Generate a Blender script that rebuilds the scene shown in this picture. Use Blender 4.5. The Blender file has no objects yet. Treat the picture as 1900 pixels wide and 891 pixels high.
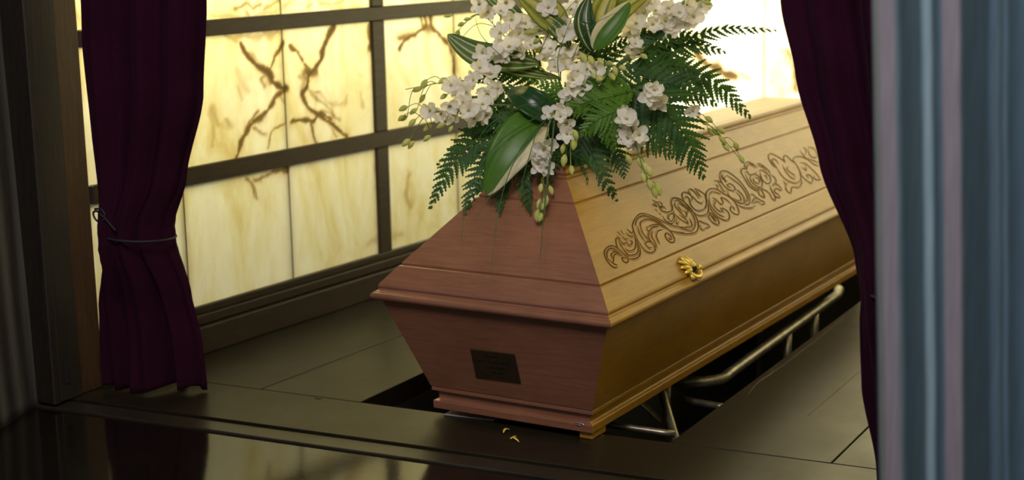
import bpy, bmesh, math, random
from mathutils import Vector, Matrix, noise
random.seed(7)
sc = bpy.context.scene
COL = sc.collection
# ------------------------------------------------------------------ camera
F_PX, PITCH, ROLL, YAW = 2857.7, 0.1954, -0.0197, -0.5398
CAM = Vector((2.317, -3.1458, 1.2483))
_f = Vector((math.sin(YAW)*math.cos(PITCH), math.cos(YAW)*math.cos(PITCH), -math.sin(PITCH)))
_r = Vector((math.cos(YAW), -math.sin(YAW), 0))
_u = _r.cross(_f)
RT = math.cos(ROLL)*_r + math.sin(ROLL)*_u
UP = -math.sin(ROLL)*_r + math.cos(ROLL)*_u
cam_data = bpy.data.cameras.new('camera')
cam = bpy.data.objects.new('camera', cam_data); COL.objects.link(cam)
cam.matrix_world = Matrix(((RT.x, UP.x, -_f.x, CAM.x), (RT.y, UP.y, -_f.y, CAM.y), (RT.z, UP.z, -_f.z, CAM.z), (0, 0, 0, 1)))
cam_data.sensor_width = 36; cam_data.lens = F_PX/1900*36
cam_data.clip_start = 0.05; cam_data.clip_end = 50
cam_data.dof.use_dof = True; cam_data.dof.focus_distance = 3.75; cam_data.dof.aperture_fstop = 2.8
sc.camera = cam
# ------------------------------------------------------------------ exposure, sky, lamps
sc.view_settings.view_transform = 'Standard'; sc.view_settings.look = 'None'
sc.view_settings.exposure = 0; sc.view_settings.gamma = 1; sc.view_settings.use_curve_mapping = False
sc.cycles.use_denoising = True
sc.cycles.max_bounces = 8; sc.cycles.diffuse_bounces = 4; sc.cycles.glossy_bounces = 4
sc.cycles.sample_clamp_indirect = 4
wd = bpy.data.worlds.new('world'); sc.world = wd; wd.use_nodes = True
wd.node_tree.nodes['Background'].inputs[0].default_value = (0.80, 0.86, 1.0, 1)
wd.node_tree.nodes['Background'].inputs[1].default_value = 0.17
def area(name, loc, target, sx, sy, power, col):
    d = bpy.data.lights.new(name, 'AREA'); d.shape = 'RECTANGLE'; d.size = sx; d.size_y = sy; d.energy = power; d.color = col
    o = bpy.data.objects.new(name, d); COL.objects.link(o); o.location = loc
    o.rotation_euler = (Vector(target)-Vector(loc)).to_track_quat('-Z', 'Y').to_euler()
    return o
WARM = (1.0, 0.895, 0.51)
LIT_L, LIT_R, LIT_E, LIT_D = 92, 46, 108, 105
area("left_window_lamp", (-1.38, 1.4, 1.72), (-0.9, 1.4, 1.32), 4.2, 0.8, LIT_L, WARM)
area("right_window_lamp", (2.15, 1.4, 1.65), (1.6, 1.4, 0.95), 4.2, 0.9, LIT_R, WARM)
area('end_window_lamp', (0.3, 4.1, 1.3), (0.3, 3.2, 1.1), 2.6, 1.6, LIT_E, (1.0, 0.92, 0.74))
area('doorway_daylight', (1.7, -3.0, 3.6), (0.4, 0.3, 0.6), 1.6, 1.2, LIT_D, (1.0, 0.92, 0.89))
# ------------------------------------------------------------------ helpers
def ray(px, py): return _f + RT*((px-950)/F_PX) - UP*((py-445.5)/F_PX)
def at(px, py, y):
    d = ray(px, py); return CAM + d*((y-CAM.y)/d.y)
def atz(px, py, z=0.0):
    d = ray(px, py); return CAM + d*((z-CAM.z)/d.z)
def onplane(px, py, P, N):
    d = ray(px, py); return CAM + d*((Vector(P)-CAM).dot(N)/d.dot(N))
def obj(name, me, mat=None, parent=None, smooth=False):
    if isinstance(me, bmesh.types.BMesh):
        b = me; me = bpy.data.meshes.new(name); b.normal_update(); b.to_mesh(me); b.free()
    if mat is not None:
        for m in (mat if isinstance(mat, (list, tuple)) else [mat]): me.materials.append(m)
    if smooth:
        for p in me.polygons: p.use_smooth = True
    o = bpy.data.objects.new(name, me); COL.objects.link(o)
    if parent is not None:
        o.parent = parent
        if isinstance(parent, bpy.types.Object): o.matrix_parent_inverse = parent_inv(parent)
    return o
def parent_inv(p):
    m = Matrix.LocRotScale(p.location, p.rotation_euler, p.scale)
    q = p
    while q.parent is not None:
        m = q.matrix_parent_inverse @ m; q = q.parent
        m = Matrix.LocRotScale(q.location, q.rotation_euler, q.scale) @ m
    return m.inverted()
def thing(name, loc, label, cat, group=None):
    o = bpy.data.objects.new(name, None); COL.objects.link(o); o.location = loc; o.empty_display_size = .05
    tag(o, label, cat, group); return o
def tag(o, label=None, cat=None, group=None, kind=None):
    if label: o['label'] = label
    if cat: o['category'] = cat
    if group: o['group'] = group
    if kind: o['kind'] = kind
    return o
def struct(name, bm, mat, parent=None, smooth=False, label=None):
    o = obj(name, bm, mat, parent, smooth)
    if parent is None: o['kind'] = 'structure'
    if label: o['label'] = label
    return o
def face(bm, pts, mi=0, smooth=False):
    f = bm.faces.new([bm.verts.new(p) for p in pts]); f.material_index = mi; f.smooth = smooth; return f
def hexa(bm, b, t, mi=0):
    """a solid between quad b (bottom) and quad t (top)"""
    vb = [bm.verts.new(p) for p in b]; vt = [bm.verts.new(p) for p in t]
    n = len(vb); fs = []
    fs.append(bm.faces.new(vb[::-1])); fs.append(bm.faces.new(vt))
    for i in range(n):
        j = (i+1) % n; fs.append(bm.faces.new((vb[i], vb[j], vt[j], vt[i])))
    for f in fs: f.material_index = mi
    return vb+vt
def box(bm, x0, x1, y0, y1, z0, z1, mi=0, M=None):
    b = [Vector(p) for p in ((x0, y0, z0), (x1, y0, z0), (x1, y1, z0), (x0, y1, z0))]
    t = [Vector(p) for p in ((x0, y0, z1), (x1, y0, z1), (x1, y1, z1), (x0, y1, z1))]
    if M is not None: b = [M @ p for p in b]; t = [M @ p for p in t]
    return hexa(bm, b, t, mi)
def bevel(bm, w, seg=2, ang=30):
    bm.normal_update()
    es = [e for e in bm.edges if len(e.link_faces) == 2 and e.calc_face_angle(0) > math.radians(ang)]
    bmesh.ops.bevel(bm, geom=es, offset=w, segments=seg, affect='EDGES', profile=.5)
def crom(P, n=6, closed=False):
    P = [Vector(p) for p in P]
    if len(P) < 3 and not closed:
        return [P[0].lerp(P[-1], i/n) for i in range(n+1)]
    out = []; N = len(P); segs = N if closed else N-1
    for i in range(segs):
        if closed: p0, p1, p2, p3 = P[i-1], P[i], P[(i+1) % N], P[(i+2) % N]
        else: p0, p1, p2, p3 = P[max(i-1, 0)], P[i], P[i+1], P[min(i+2, N-1)]
        for k in range(n):
            t = k/n
            out.append(.5*((2*p1)+(p2-p0)*t+(2*p0-5*p1+4*p2-p3)*t*t+(3*p1-p0-3*p2+p3)*t**3))
    if not closed: out.append(P[-1])
    return out
def tube(bm, path, rad, seg=8, flat=None, mi=0, caps=True):
    """round tube; rad = number or list; flat=(normal, factor) squashes it along a normal"""
    path = [Vector(p) for p in path]; n = len(path); rings = []; ref = None
    for i, p in enumerate(path):
        d = (path[min(i+1, n-1)]-path[max(i-1, 0)])
        if d.length < 1e-9: d = Vector((0, 0, 1))
        d.normalize()
        if flat is not None: a = flat[0].normalized()
        else:
            if ref is None: ref = d.orthogonal()
            a = ref-d*ref.dot(d)
            if a.length < 1e-6: a = d.orthogonal()
            a.normalize(); ref = a
        b = d.cross(a).normalized()
        if isinstance(rad, (list, tuple)):
            u_ = i/(n-1)*(len(rad)-1); k_ = min(int(u_), len(rad)-2); r = rad[k_]+(rad[k_+1]-rad[k_])*(u_-k_)
        else: r = rad
        ra = r*(flat[1] if flat is not None else 1)
        rings.append([bm.verts.new(p+a*(ra*math.cos(2*math.pi*k/seg))+b*(r*math.sin(2*math.pi*k/seg))) for k in range(seg)])
    for i in range(n-1):
        for k in range(seg):
            f = bm.faces.new((rings[i][k], rings[i][(k+1) % seg], rings[i+1][(k+1) % seg], rings[i+1][k])); f.smooth = True; f.material_index = mi
    if caps:
        for rg, rev in ((rings[0], True), (rings[-1], False)):
            f = bm.faces.new(rg[::-1] if rev else rg); f.material_index = mi
def ellipsoid(bm, M, u=8, v=6, mi=0):
    r = bmesh.ops.create_uvsphere(bm, u_segments=u, v_segments=v, radius=1, matrix=M)
    for vv in r['verts']:
        for f in vv.link_faces: f.smooth = True; f.material_index = mi
# ------------------------------------------------------------------ materials
class MT:
    def __init__(s, name):
        s.m = bpy.data.materials.new(name); s.m.use_nodes = True; s.t = s.m.node_tree
        s.b = s.t.nodes['Principled BSDF']; s.out = s.t.nodes['Material Output']
    def n(s, kind, **kw):
        nd = s.t.nodes.new('ShaderNode'+kind)
        for k, v in kw.items():
            if hasattr(nd, k) and not k.startswith('i_'): setattr(nd, k, v)
            else: nd.inputs[int(k[2:]) if k[2:].isdigit() else k[2:]].default_value = v
        return nd
    def l(s, a, b): s.t.links.new(a, b)
    def coord(s, scale=(1, 1, 1), kind='Object', rot=(0, 0, 0)):
        if kind == 'World': src = s.n('NewGeometry').outputs['Position']
        else: src = s.n('TexCoord').outputs[kind]
        mp = s.n('Mapping'); mp.inputs['Scale'].default_value = scale; mp.inputs['Rotation'].default_value = rot
        s.l(src, mp.inputs['Vector']); return mp.outputs['Vector']
    def noise(s, vec, scale, detail=4, rough=.55, dist=0):
        nd = s.n('TexNoise'); nd.inputs['Scale'].default_value = scale; nd.inputs['Detail'].default_value = detail
        nd.inputs['Roughness'].default_value = rough; nd.inputs['Distortion'].default_value = dist
        if vec is not None: s.l(vec, nd.inputs['Vector'])
        return nd.outputs['Fac']
    def ramp(s, fac, stops, interp='LINEAR'):
        r = s.n('ValToRGB'); r.color_ramp.interpolation = interp
        e = r.color_ramp.elements
        while len(e) < len(stops): e.new(.5)
        for x, (p, c) in zip(e, stops): x.position = p; x.color = (*c, 1) if len(c) == 3 else c
        s.l(fac, r.inputs['Fac']); return r.outputs['Color']
    def mix(s, fac, a, b, blend='MIX'):
        m = s.n('Mix', data_type='RGBA', blend_type=blend)
        for sock, v in ((m.inputs[0], fac), (m.inputs[6], a), (m.inputs[7], b)):
            if isinstance(v, (int, float)): sock.default_value = v
            elif isinstance(v, (tuple, list)): sock.default_value = (*v, 1) if len(v) == 3 else v
            else: s.l(v, sock)
        return m.outputs[2]
    def bump(s, fac, strength=.2, dist=.01):
        b = s.n('Bump'); b.inputs['Strength'].default_value = strength; b.inputs['Distance'].default_value = dist
        s.l(fac, b.inputs['Height']); s.l(b.outputs[0], s.b.inputs['Normal'])
    def set(s, **kw):
        for k, v in kw.items():
            k = k.replace('_', ' ')
            if isinstance(v, (int, float)): s.b.inputs[k].default_value = v
            elif isinstance(v, (tuple, list)): s.b.inputs[k].default_value = (*v, 1) if len(v) == 3 else v
            else: s.l(v, s.b.inputs[k])
        return s
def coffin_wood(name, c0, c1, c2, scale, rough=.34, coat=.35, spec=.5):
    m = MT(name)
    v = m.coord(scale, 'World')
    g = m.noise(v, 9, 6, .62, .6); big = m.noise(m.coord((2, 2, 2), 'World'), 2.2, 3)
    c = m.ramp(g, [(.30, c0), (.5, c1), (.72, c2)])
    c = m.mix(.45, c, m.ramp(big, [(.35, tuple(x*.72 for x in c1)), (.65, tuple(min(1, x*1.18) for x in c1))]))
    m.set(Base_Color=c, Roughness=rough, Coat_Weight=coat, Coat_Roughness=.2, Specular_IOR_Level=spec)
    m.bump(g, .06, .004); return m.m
def simple(name, c, rough=.5, metal=0, var=.12, scale=20, **kw):
    m = MT(name); nz = m.noise(m.coord((1, 1, 1), 'World'), scale, 4)
    m.set(Base_Color=m.ramp(nz, [(.3, tuple(x*(1-var) for x in c)), (.7, tuple(min(1, x*(1+var)) for x in c))]), Roughness=rough, Metallic=metal, **kw)
    return m.m
M_END = coffin_wood('coffin wood in reddish end light', (.175, .068, .035), (.245, .100, .053), (.315, .135, .072), (1.2, 14, 14), .34, .6)  # same wood as the sides; redder end light put into the colour
M_SIDE = coffin_wood('coffin wood in golden side light', (.29, .14, .014), (.375, .192, .021), (.455, .245, .030), (14, 1.2, 14), .38, .18, .32)  # same wood as the ends; warm side light put into the colour
M_GROOVE_SHADE = simple('dark groove shade', (.050, .024, .008), .7)  # shade inside the carving, put into the colour of thin raised lines
M_GOLD = simple('polished gilt metal', (.86, .62, .12), .38, .65, .1, 60)
M_BRONZE = simple('dark bronze plate', (.060, .040, .020), .42, .55, .15, 40)
M_TEXT = simple('engraved plate lettering', (.022, .014, .008), .6)
def dark_wood(name, c, scale, rough=.4, k=1.7):
    m = MT(name); g = m.noise(m.coord(scale, 'World'), 8, 6, .6, .8)
    m.set(Base_Color=m.ramp(g, [(.3, tuple(x/k for x in c)), (.7, tuple(x*k for x in c))]), Roughness=rough); m.bump(g, .15, .004); return m.m
M_FRAME = dark_wood('dark brown window timber', (.024, .0155, .007), (14, 1.5, 14), .5)
M_JOINT = dark_wood('amber brown joint', (.060, .038, .014), (10, 10, 10), .6)
M_POST = dark_wood('brown door post wood', (.011, .0075, .0048), (16, 16, 1.2), .55)
M_POST2 = dark_wood('orange brown door post wood', (.034, .0125, .0035), (16, 16, 1.2), .5)
M_BLACK = simple('black recess', (.004, .004, .004), .9)
def floor_mat(name, c, r0, r1, sc_=(1, 1, 1), coat=0, spec=.42):
    m = MT(name); v = m.coord(sc_, 'World')
    n1 = m.noise(v, 3.2, 6, .6); n2 = m.noise(v, 40, 5, .65)
    m.set(Base_Color=m.mix(.5, m.ramp(n1, [(.3, tuple(x*.65 for x in c)), (.7, tuple(x*1.35 for x in c))]), m.ramp(n2, [(.35, tuple(x*.7 for x in c)), (.7, tuple(x*1.4 for x in c))])))
    rr = m.ramp(n1, [(.3, (r0,)*3), (.7, (r1,)*3)]); m.l(rr, m.b.inputs['Roughness'])
    m.bump(n2, .05, .002); m.b.inputs['Specular IOR Level'].default_value = spec; return m.m
M_FLOOR = floor_mat('worn dark brown painted floor boards', (.0145, .0110, .0052), .33, .46, spec=.30)
M_FLOOR2 = floor_mat('glossy near black floor', (.007, .0055, .004), .07, .13, spec=.6)
M_SILL = floor_mat('dark threshold', (.022, .018, .012), .28, .42)
M_PIT = simple('black shaft wall', (.006, .006, .006), .9)
M_PLASTER = simple('dim plaster', (.10, .085, .06), .9)
M_STEEL = simple('worn steel tube', (.30, .27, .20), .38, .75, .35, 35)
def weathered(name, stops, warp, scale, rough=.75):
    m = MT(name); v = m.coord(scale, 'World')
    w = m.noise(v, 1.6, 3, .5, warp)
    wv = m.n('TexWave', wave_type='BANDS', bands_direction='X'); wv.inputs['Scale'].default_value = 1.1; wv.inputs['Distortion'].default_value = 7; wv.inputs['Detail'].default_value = 2; wv.inputs['Detail Scale'].default_value = .8
    m.l(v, wv.inputs['Vector'])
    f = m.mix(.55, w, wv.outputs['Fac'])
    fine = m.noise(m.coord(tuple(x*6 for x in scale), 'World'), 3, 4)
    c = m.mix(.22, m.ramp(f, stops), m.ramp(fine, [(.3, tuple(x*.5 for x in stops[1][1])), (.7, stops[-1][1])]))
    m.set(Base_Color=c, Roughness=rough); m.bump(f, .35, .01); return m.m
M_GREY_L = weathered('weathered grey timber', [(.25, (.012, .010, .008)), (.45, (.040, .036, .029)), (.62, (.062, .057, .047)), (.80, (.10, .094, .08))], 1.5, (7, 7, .55))
def curtain_mat():
    m = MT('plum velvet cloth'); v = m.coord((1, 1, 1), 'World')
    n = m.noise(v, 180, 3); n2 = m.noise(v, 9, 3)
    m.set(Base_Color=m.mix(.5, m.ramp(n, [(.3, (.0165, .0016, .0085)), (.7, (.026, .0026, .0135))]), m.ramp(n2, [(.3, (.016, .0016, .0085)), (.7, (.026, .0026, .0132))])), Roughness=.9, Specular_IOR_Level=.10, Sheen_Weight=.03, Sheen_Roughness=.4)
    m.b.inputs['Sheen Tint'].default_value = (.7, .35, .55, 1)
    m.bump(n, .15, .002); return m.m
M_CURT = curtain_mat()
M_CORD = simple('dark cord', (.012, .010, .016), .7)
# backlit alabaster: light from the lamps behind passes through; 'vein' holds the stone's own pattern and the darker slab rims
def marble(name):
    m = MT(name); v = m.coord((1, 1, 1), 'World')
    vein = m.n('Attribute', attribute_name='vein').outputs['Fac']
    cloud = m.noise(m.coord((2.2, 2.2, .9), 'World'), 2.3, 5, .6, .9)
    fine = m.noise(m.coord((3, 3, 1.2), 'World'), 7, 5, .6, 1.2)
    base = m.ramp(cloud, [(.30, (.74, .59, .22)), (.45, (.89, .81, .45)), (.57, (.98, .94, .70))])
    base = m.mix(.13, base, m.ramp(fine, [(.32, (.60, .42, .15)), (.56, (.95, .90, .68))]))
    c = m.mix(m.ramp(vein, [(.0, (0,)*3), (.10, (.30,)*3), (.45, (1,)*3)]), base, m.ramp(vein, [(.10, (.62, .42, .12)), (.35, (.36, .23, .07)), (.7, (.15, .10, .04)), (1, (.07, .05, .025))]))
    tr = m.n('BsdfTranslucent'); m.l(c, tr.inputs['Color'])
    m.l(m.mix(1, c, (.25, .25, .25), 'MULTIPLY'), m.b.inputs['Base Color']); m.b.inputs['Roughness'].default_value = .35
    mx = m.n('MixShader'); mx.inputs[0].default_value = .82
    m.l(m.b.outputs[0], mx.inputs[1]); m.l(tr.outputs[0], mx.inputs[2]); m.l(mx.outputs[0], m.out.inputs['Surface'])
    return m.m
M_MARBLE = marble('backlit alabaster')
# ------------------------------------------------------------------ floor, shaft, threshold
PNL, PNR = atz(668, 746), atz(1244, 820.6)          # near corners of the shaft
pit = [PNL, PNR, Vector((.68, 2.62, 0)), Vector((-.20, 2.62, 0))]
S1a, S1b = atz(360, 770), atz(1073, 867)           # front of the boarded floor
sdir = (S1b-S1a).normalized(); sper = Vector((sdir.y, -sdir.x, 0))
def sl(x, off=0): # point on the sill line at this x
    p = S1a+sdir*((x-S1a.x)/sdir.x); return p+sper*off
fdir = (PNR-PNL).normalized()
def fl(x): return PNL+fdir*((x-PNL.x)/fdir.x)
def slab(bm, poly, z0=-.06, z1=0, mi=0):
    hexa(bm, [Vector((p[0], p[1], z0)) for p in poly], [Vector((p[0], p[1], z1)) for p in poly], mi)
G = .002
XL, XR = -1.0, 1.75
bm = bmesh.new()
A_ = Vector((-.385, PNL.y-.02, 0))
# left boards: two lengths with a seam, then the shaft edge
seamL = atz(383, 709); seam2a, seam2b = atz(490, 720), atz(640, 662)
dL = (seam2b-seam2a).normalized(); far = seam2a+dL*3.2
slab(bm, [(XL, fl(XL).y+.0), (seam2a.x-G, fl(seam2a.x).y), (far.x-G, far.y), (XL, far.y)])
slab(bm, [(seam2a.x+G, fl(seam2a.x).y), (PNL.x, PNL.y), (pit[3].x, pit[3].y), (far.x+G, pit[3].y), (far.x+G, far.y)][:4])
slab(bm, [(far.x+.004, 2.622), (XR, 2.622), (XR, 3.4), (far.x+.004, 3.4)])
slab(bm, [(XL, far.y+.002), (far.x, far.y+.002), (far.x, 3.4), (XL, 3.4)])
# right boards
sr0 = Vector((.965, fl(.965).y, 0))
slab(bm, [(PNR.x, PNR.y), (1.165-G, fl(1.165).y), (1.10-G, 2.62), (pit[2].x, pit[2].y)])
slab(bm, [(1.165+G, fl(1.165).y), (XR, fl(XR).y), (XR, 2.62), (1.10+G, 2.62)])
# front strip between shaft and threshold
slab(bm, [sl(XL), sl(XR), (XR, fl(XR).y-2*G), (XL, fl(XL).y-2*G)])
bevel(bm, .0015, 1)
struct('floor', bm, M_FLOOR)
bm = bmesh.new()
for i in range(4):
    a, b = pit[i], pit[(i+1) % 4]; d = (b-a).normalized(); o_ = Vector((d.y, -d.x, 0))*.03
    slab(bm, [a, b, b+o_, a+o_], -.75, -.061)
slab(bm, [pit[0], pit[1], pit[2], pit[3]], -.78, -.75)
struct('floor_shaft', bm, M_PIT)
bm = bmesh.new()
slab(bm, [sl(XL, .075), sl(XR, .075), sl(XR, .006), sl(XL, .006)], -.06, -.006)
bevel(bm, .003, 2)
struct('trim_1', bm, M_SILL)
bm = bmesh.new()
slab(bm, [sl(-1.6, 3.6), sl(4.2, 3.6), sl(4.2, .079), sl(-1.6, .079)], -.08, -.012)
struct('floor_foreground', bm, M_FLOOR2)
bm = bmesh.new(); slab(bm, [(-2.2, -.4), (4.4, -.4), (4.4, 3.6), (-2.2, 3.6)], -.9, -.80)
struct('floor_foundation', bm, M_PIT)
fl_ = bpy.data.objects['floor']
M_SCR = simple('pale scratched wood', (.16, .13, .07), .6)
for pts in ([(1388, 732), (1408, 708), (1432, 692), (1434, 684)], [(1410, 708), (1450, 680), (1510, 634), (1566, 590)], [(1499, 772), (1545, 732), (1593, 691)]):
    bm = bmesh.new(); tube(bm, crom([atz(x, y, .0004) for x, y in pts], 6), [.0006, .0013, .0012, .0006], 6, (Vector((0, 0, 1)), .3)); obj('scratch', bm, M_SCR, fl_)
bm = bmesh.new(); tube(bm, crom([atz(583, 738.5, .0004), atz(590, 740, .0004), atz(597, 740.5, .0004)], 4), [.002, .006, .002], 8, (Vector((0, 0, 1)), .1)); obj('stain', bm, M_BLACK, fl_)
# ------------------------------------------------------------------ alabaster windows
WO = Vector((-.9018, .3528, 0)); WD = Vector((.04233, .9991, 0)); WN = Vector((.9991, -.04233, 0))   # left wall line, direction, inward normal
def wl(s, z, d=0): return WO+WD*s+WN*d+Vector((0, 0, z))
def wbox(bm, O, D, N, s0, s1, d0, d1, z0, z1):
    P = lambda s, d, z: O+D*s+N*d+Vector((0, 0, z))
    hexa(bm, [P(s0, d0, z0), P(s0, d1, z0), P(s1, d1, z0), P(s1, d0, z0)], [P(s0, d0, z1), P(s0, d1, z1), P(s1, d1, z1), P(s1, d0, z1)])
def vein_value(p2, strokes, wk=1):
    v = 0.0
    for pts, w, dark in strokes:
        w = w*wk
        best = 9
        for a, b in zip(pts, pts[1:]):
            ab = b-a; L2 = ab.length_squared
            t = max(0, min(1, (p2-a).dot(ab)/L2)) if L2 > 0 else 0
            dd = (p2-(a+ab*t)).length
            if dd < best: best = dd
        if best < w*7:
            x = best/w
            v = max(v, dark*math.exp(-x*x*.7), dark*.40*math.exp(-x*.6))
    return v
def pane(name, O, D, N, s0, s1, z0, z1, strokes, parent, res=8, seed=0, veiny=.5):
    """front sheet of a stone slab with turned-back edges; open behind, where the lamps are"""
    z0 -= .005; z1 += .005
    bm = bmesh.new(); lay = bm.verts.layers.float.new('vein')
    nx = max(2, int((s1-s0)/res)); nz = max(2, int((z1-z0)/res)); g = []
    for j in range(nz+1):
        row = []
        for i in range(nx+1):
            s = s0+(s1-s0)*i/nx; z = z0+(z1-z0)*j/nz
            vt = bm.verts.new(O+D*s+N*0+Vector((0, 0, z)))
            q = Vector((s, z)); nv = noise.noise_vector(Vector((s*9+seed, z*9, 2.3)))*.012+noise.noise_vector(Vector((s*28+seed, z*28, 7.3)))*.006
            n3 = noise.noise_vector(Vector((s*75+seed, z*75, 4.1)))*.0035
            q = q+Vector((nv.x+n3.x, nv.y+n3.y)); wk = .45+1.5*abs(noise.noise(Vector((s*17+seed, z*17, 1.2))))
            v = vein_value(q, strokes, wk) if strokes else 0
            a = noise.noise(Vector((s*3.1+seed*3.7, z*1.5+seed, .3))); b = noise.noise(Vector((s*8+seed, z*5, 4.3)))
            thin = max(0, 1-abs(a+.35*b)*14)*max(0, noise.noise(Vector((s*2+seed*1.3, z*2, 9)))+.1)*veiny
            blot = max(0, noise.noise(Vector((s*5+seed*2.1, z*2.6, 5.5)))-.28)*.5*veiny
            edge = min(s-s0, s1-s, z-z0, z1-z); rim = .16*math.exp(-edge/.008)
            # each slab gets darker and browner towards its rim
            vt[lay] = min(1, v+thin+blot+rim*(.6+.8*noise.noise(Vector((s*12, z*12, seed)))))
            row.append(vt)
        g.append(row)
    for j in range(nz):
        for i in range(nx):
            f = bm.faces.new((g[j][i], g[j][i+1], g[j+1][i+1], g[j+1][i]))
            f.smooth = True
    bm.normal_update()
    if bm.faces[:][0].normal.dot(N) < 0: bmesh.ops.reverse_faces(bm, faces=bm.faces[:])
    bo = [e for e in bm.edges if e.is_boundary]
    r = bmesh.ops.extrude_edge_only(bm, edges=bo)
    bmesh.ops.translate(bm, verts=[x for x in r['geom'] if isinstance(x, bmesh.types.BMVert)], vec=-N*.010)
    o = obj(name, bm, M_MARBLE, parent); return o
def stroke_px(pts, crop, scale, w, dark):
    out = []
    for x, y in pts:
        P = onplane(crop[0]+x/scale, crop[1]+y/scale, WO, WN); out.append(Vector(((P-WO).dot(WD), P.z)))
    c = crom([(p.x, p.y, 0) for p in out], 4)
    return [Vector((p.x, p.y)) for p in c], w, dark
CR = (380, 0); S_ = 2.97
VEINS = [stroke_px(p, CR, S_, w, d) for p, w, d in [
    ([(200, 250), (260, 320), (330, 380), (380, 450), (450, 490)], .010, .85),
    ([(300, 360), (345, 385), (360, 420)], .020, .85),
    ([(345, 400), (370, 320), (410, 270), (435, 230)], .007, .7),
    ([(450, 500), (400, 530), (330, 620), (250, 690), (200, 780), (180, 870)], .010, .7),
    ([(435, 510), (390, 520), (360, 590), (300, 650)], .008, .6),
    ([(450, 690), (370, 730), (350, 810)], .006, .5),
    ([(475, 250), (520, 280), (560, 360), (600, 380)], .007, .7),
    ([(710, 150), (660, 250), (620, 350), (570, 400), (560, 480), (530, 520)], .009, .85),
    ([(560, 395), (610, 375)], .016, .7), ([(540, 410), (560, 440)], .018, .45),
    ([(530, 520), (580, 600), (650, 650), (720, 690), (780, 750)], .008, .75),
    ([(480, 670), (550, 655), (600, 670), (640, 630), (700, 650)], .007, .7),
    ([(590, 670), (595, 740), (610, 790)], .006, .6),
    ([(570, 490), (620, 550), (690, 590), (720, 640)], .008, .35),
    ([(905, 130), (905, 250)], .012, .5),
    ([(1215, 90), (1220, 150), (1160, 190), (1100, 220), (1075, 280)], .010, .75),
    ([(1240, 90), (1250, 150), (1300, 200), (1350, 260), (1370, 340), (1370, 410)], .009, .75),
    ([(1190, 90), (1200, 150)], .010, .55),
    ([(225, 280), (280, 300), (300, 350)], .007, .35), ([(330, 400), (300, 430), (320, 470)], .010, .4), ([(390, 520), (420, 540), (440, 590)], .006, .35), ([(300, 600), (260, 650), (230, 720)], .008, .5),
    ([(250, 690), (300, 720), (340, 740)], .006, .4), ([(560, 480), (600, 510), (640, 520)], .006, .35), ([(620, 640), (680, 610), (740, 660)], .008, .35), ([(655, 660), (700, 700), (720, 750)], .006, .35),
    ([(905, 130), (915, 190), (905, 255)], .014, .6), ([(640, 520), (700, 570), (760, 560)], .010, .22), ([(40, 590), (60, 640), (90, 700)], .014, .3), ([(180, 380), (200, 450), (240, 500)], .014, .2), ([(520, 420), (545, 450), (530, 500)], .012, .35),
    ([(205, 250), (160, 230), (110, 200)], .010, .3), ([(320, 180), (360, 200), (400, 180)], .014, .3), ([(1150, 190), (1110, 200), (1070, 215)], .012, .5), ([(1350, 260), (1380, 300), (1390, 380)], .008, .3), ([(1210, 150), (1240, 155)], .020, .5),
    ([(440, 30), (470, 5)], .010, .3), ([(640, 10), (700, 20), (760, 5)], .012, .3), ([(220, 60), (250, 90)], .008, .35), ([(330, 60), (380, 30), (410, 5)], .008, .35),
    ([(30, 620), (60, 700), (40, 800)], .012, .25), ([(180, 470), (210, 540)], .010, .25), ([(120, 660), (140, 700)], .010, .3),
    ([(110, 200), (160, 220), (230, 200), (380, 190)], .014, .3), ([(860, 520), (870, 590)], .012, .25), ([(780, 520), (775, 570)], .010, .25),
    ([(170, 50), (220, 10), (260, 40), (310, 30)], .010, .4), ([(560, 40), (590, 10)], .010, .3), ([(30, 80), (150, 95), (400, 70)], .010, .25), ([(700, 50), (850, 30)], .010, .2),
]]
C2 = (380, 300); T_ = 2.62
VEINS += [stroke_px(p, C2, T_, w, d) for p, w, d in [
    ([(200, 80), (235, 120), (260, 180)], .009, .45), ([(240, 90), (280, 80), (320, 60)], .010, .45), ([(330, 50), (400, 40)], .014, .5), ([(230, 110), (245, 170)], .008, .4),
    ([(985, 60), (985, 150), (1000, 230)], .018, .30), ([(800, 400), (840, 380), (845, 440)], .020, .22), ([(920, 360), (960, 340)], .018, .22), ([(830, 30), (840, 120)], .012, .25)]]
ROWS = [(.142, .523), (.577, .966), (1.014, 1.40), (1.446, 1.83)]
MULL = [-.98, -.515, .915, 2.345, 2.84]
win = thing('window_1', WO, None, None); win['kind'] = 'structure'
S0, S1 = -.42, 2.86
bm = bmesh.new(); wbox(bm, WO, WD, WN, S0, S1, -.05, .045, 0, .085); wbox(bm, WO, WD, WN, S0, S1, -.03, .028, .088, .118); wbox(bm, WO, WD, WN, S0, S1, -.008, .014, .118, .142); bevel(bm, .003, 1)
struct('base_beam', bm, M_FRAME, win)
for z0, z1 in ((.523, .577), (.966, 1.014), (1.40, 1.446), (1.83, 1.92)):
    bm = bmesh.new(); wbox(bm, WO, WD, WN, S0, S1, -.006, .02, z0, z1); bevel(bm, .003, 1); struct('rail', bm, M_FRAME, win)
for s in MULL[2:4]:
    for z0, z1 in ROWS:
        bm = bmesh.new(); wbox(bm, WO, WD, WN, s-.034, s+.034, -.006, .012, z0, z1); bevel(bm, .003, 1); struct('mullion', bm, M_FRAME, win)
def bays(s0, s1, n): 
    w = (s1-s0)/n; return [(s0+w*i+.0015, s0+w*(i+1)-.0015) for i in range(n)]
cells = [(S0, -.0575), (-.0545, .4215), (.4245, .881)]+bays(.949, 2.311, 3)[:0]+[(.949, 1.3805), (1.3835, 1.845), (1.848, 2.311)]+[(2.379, S1)]
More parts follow.
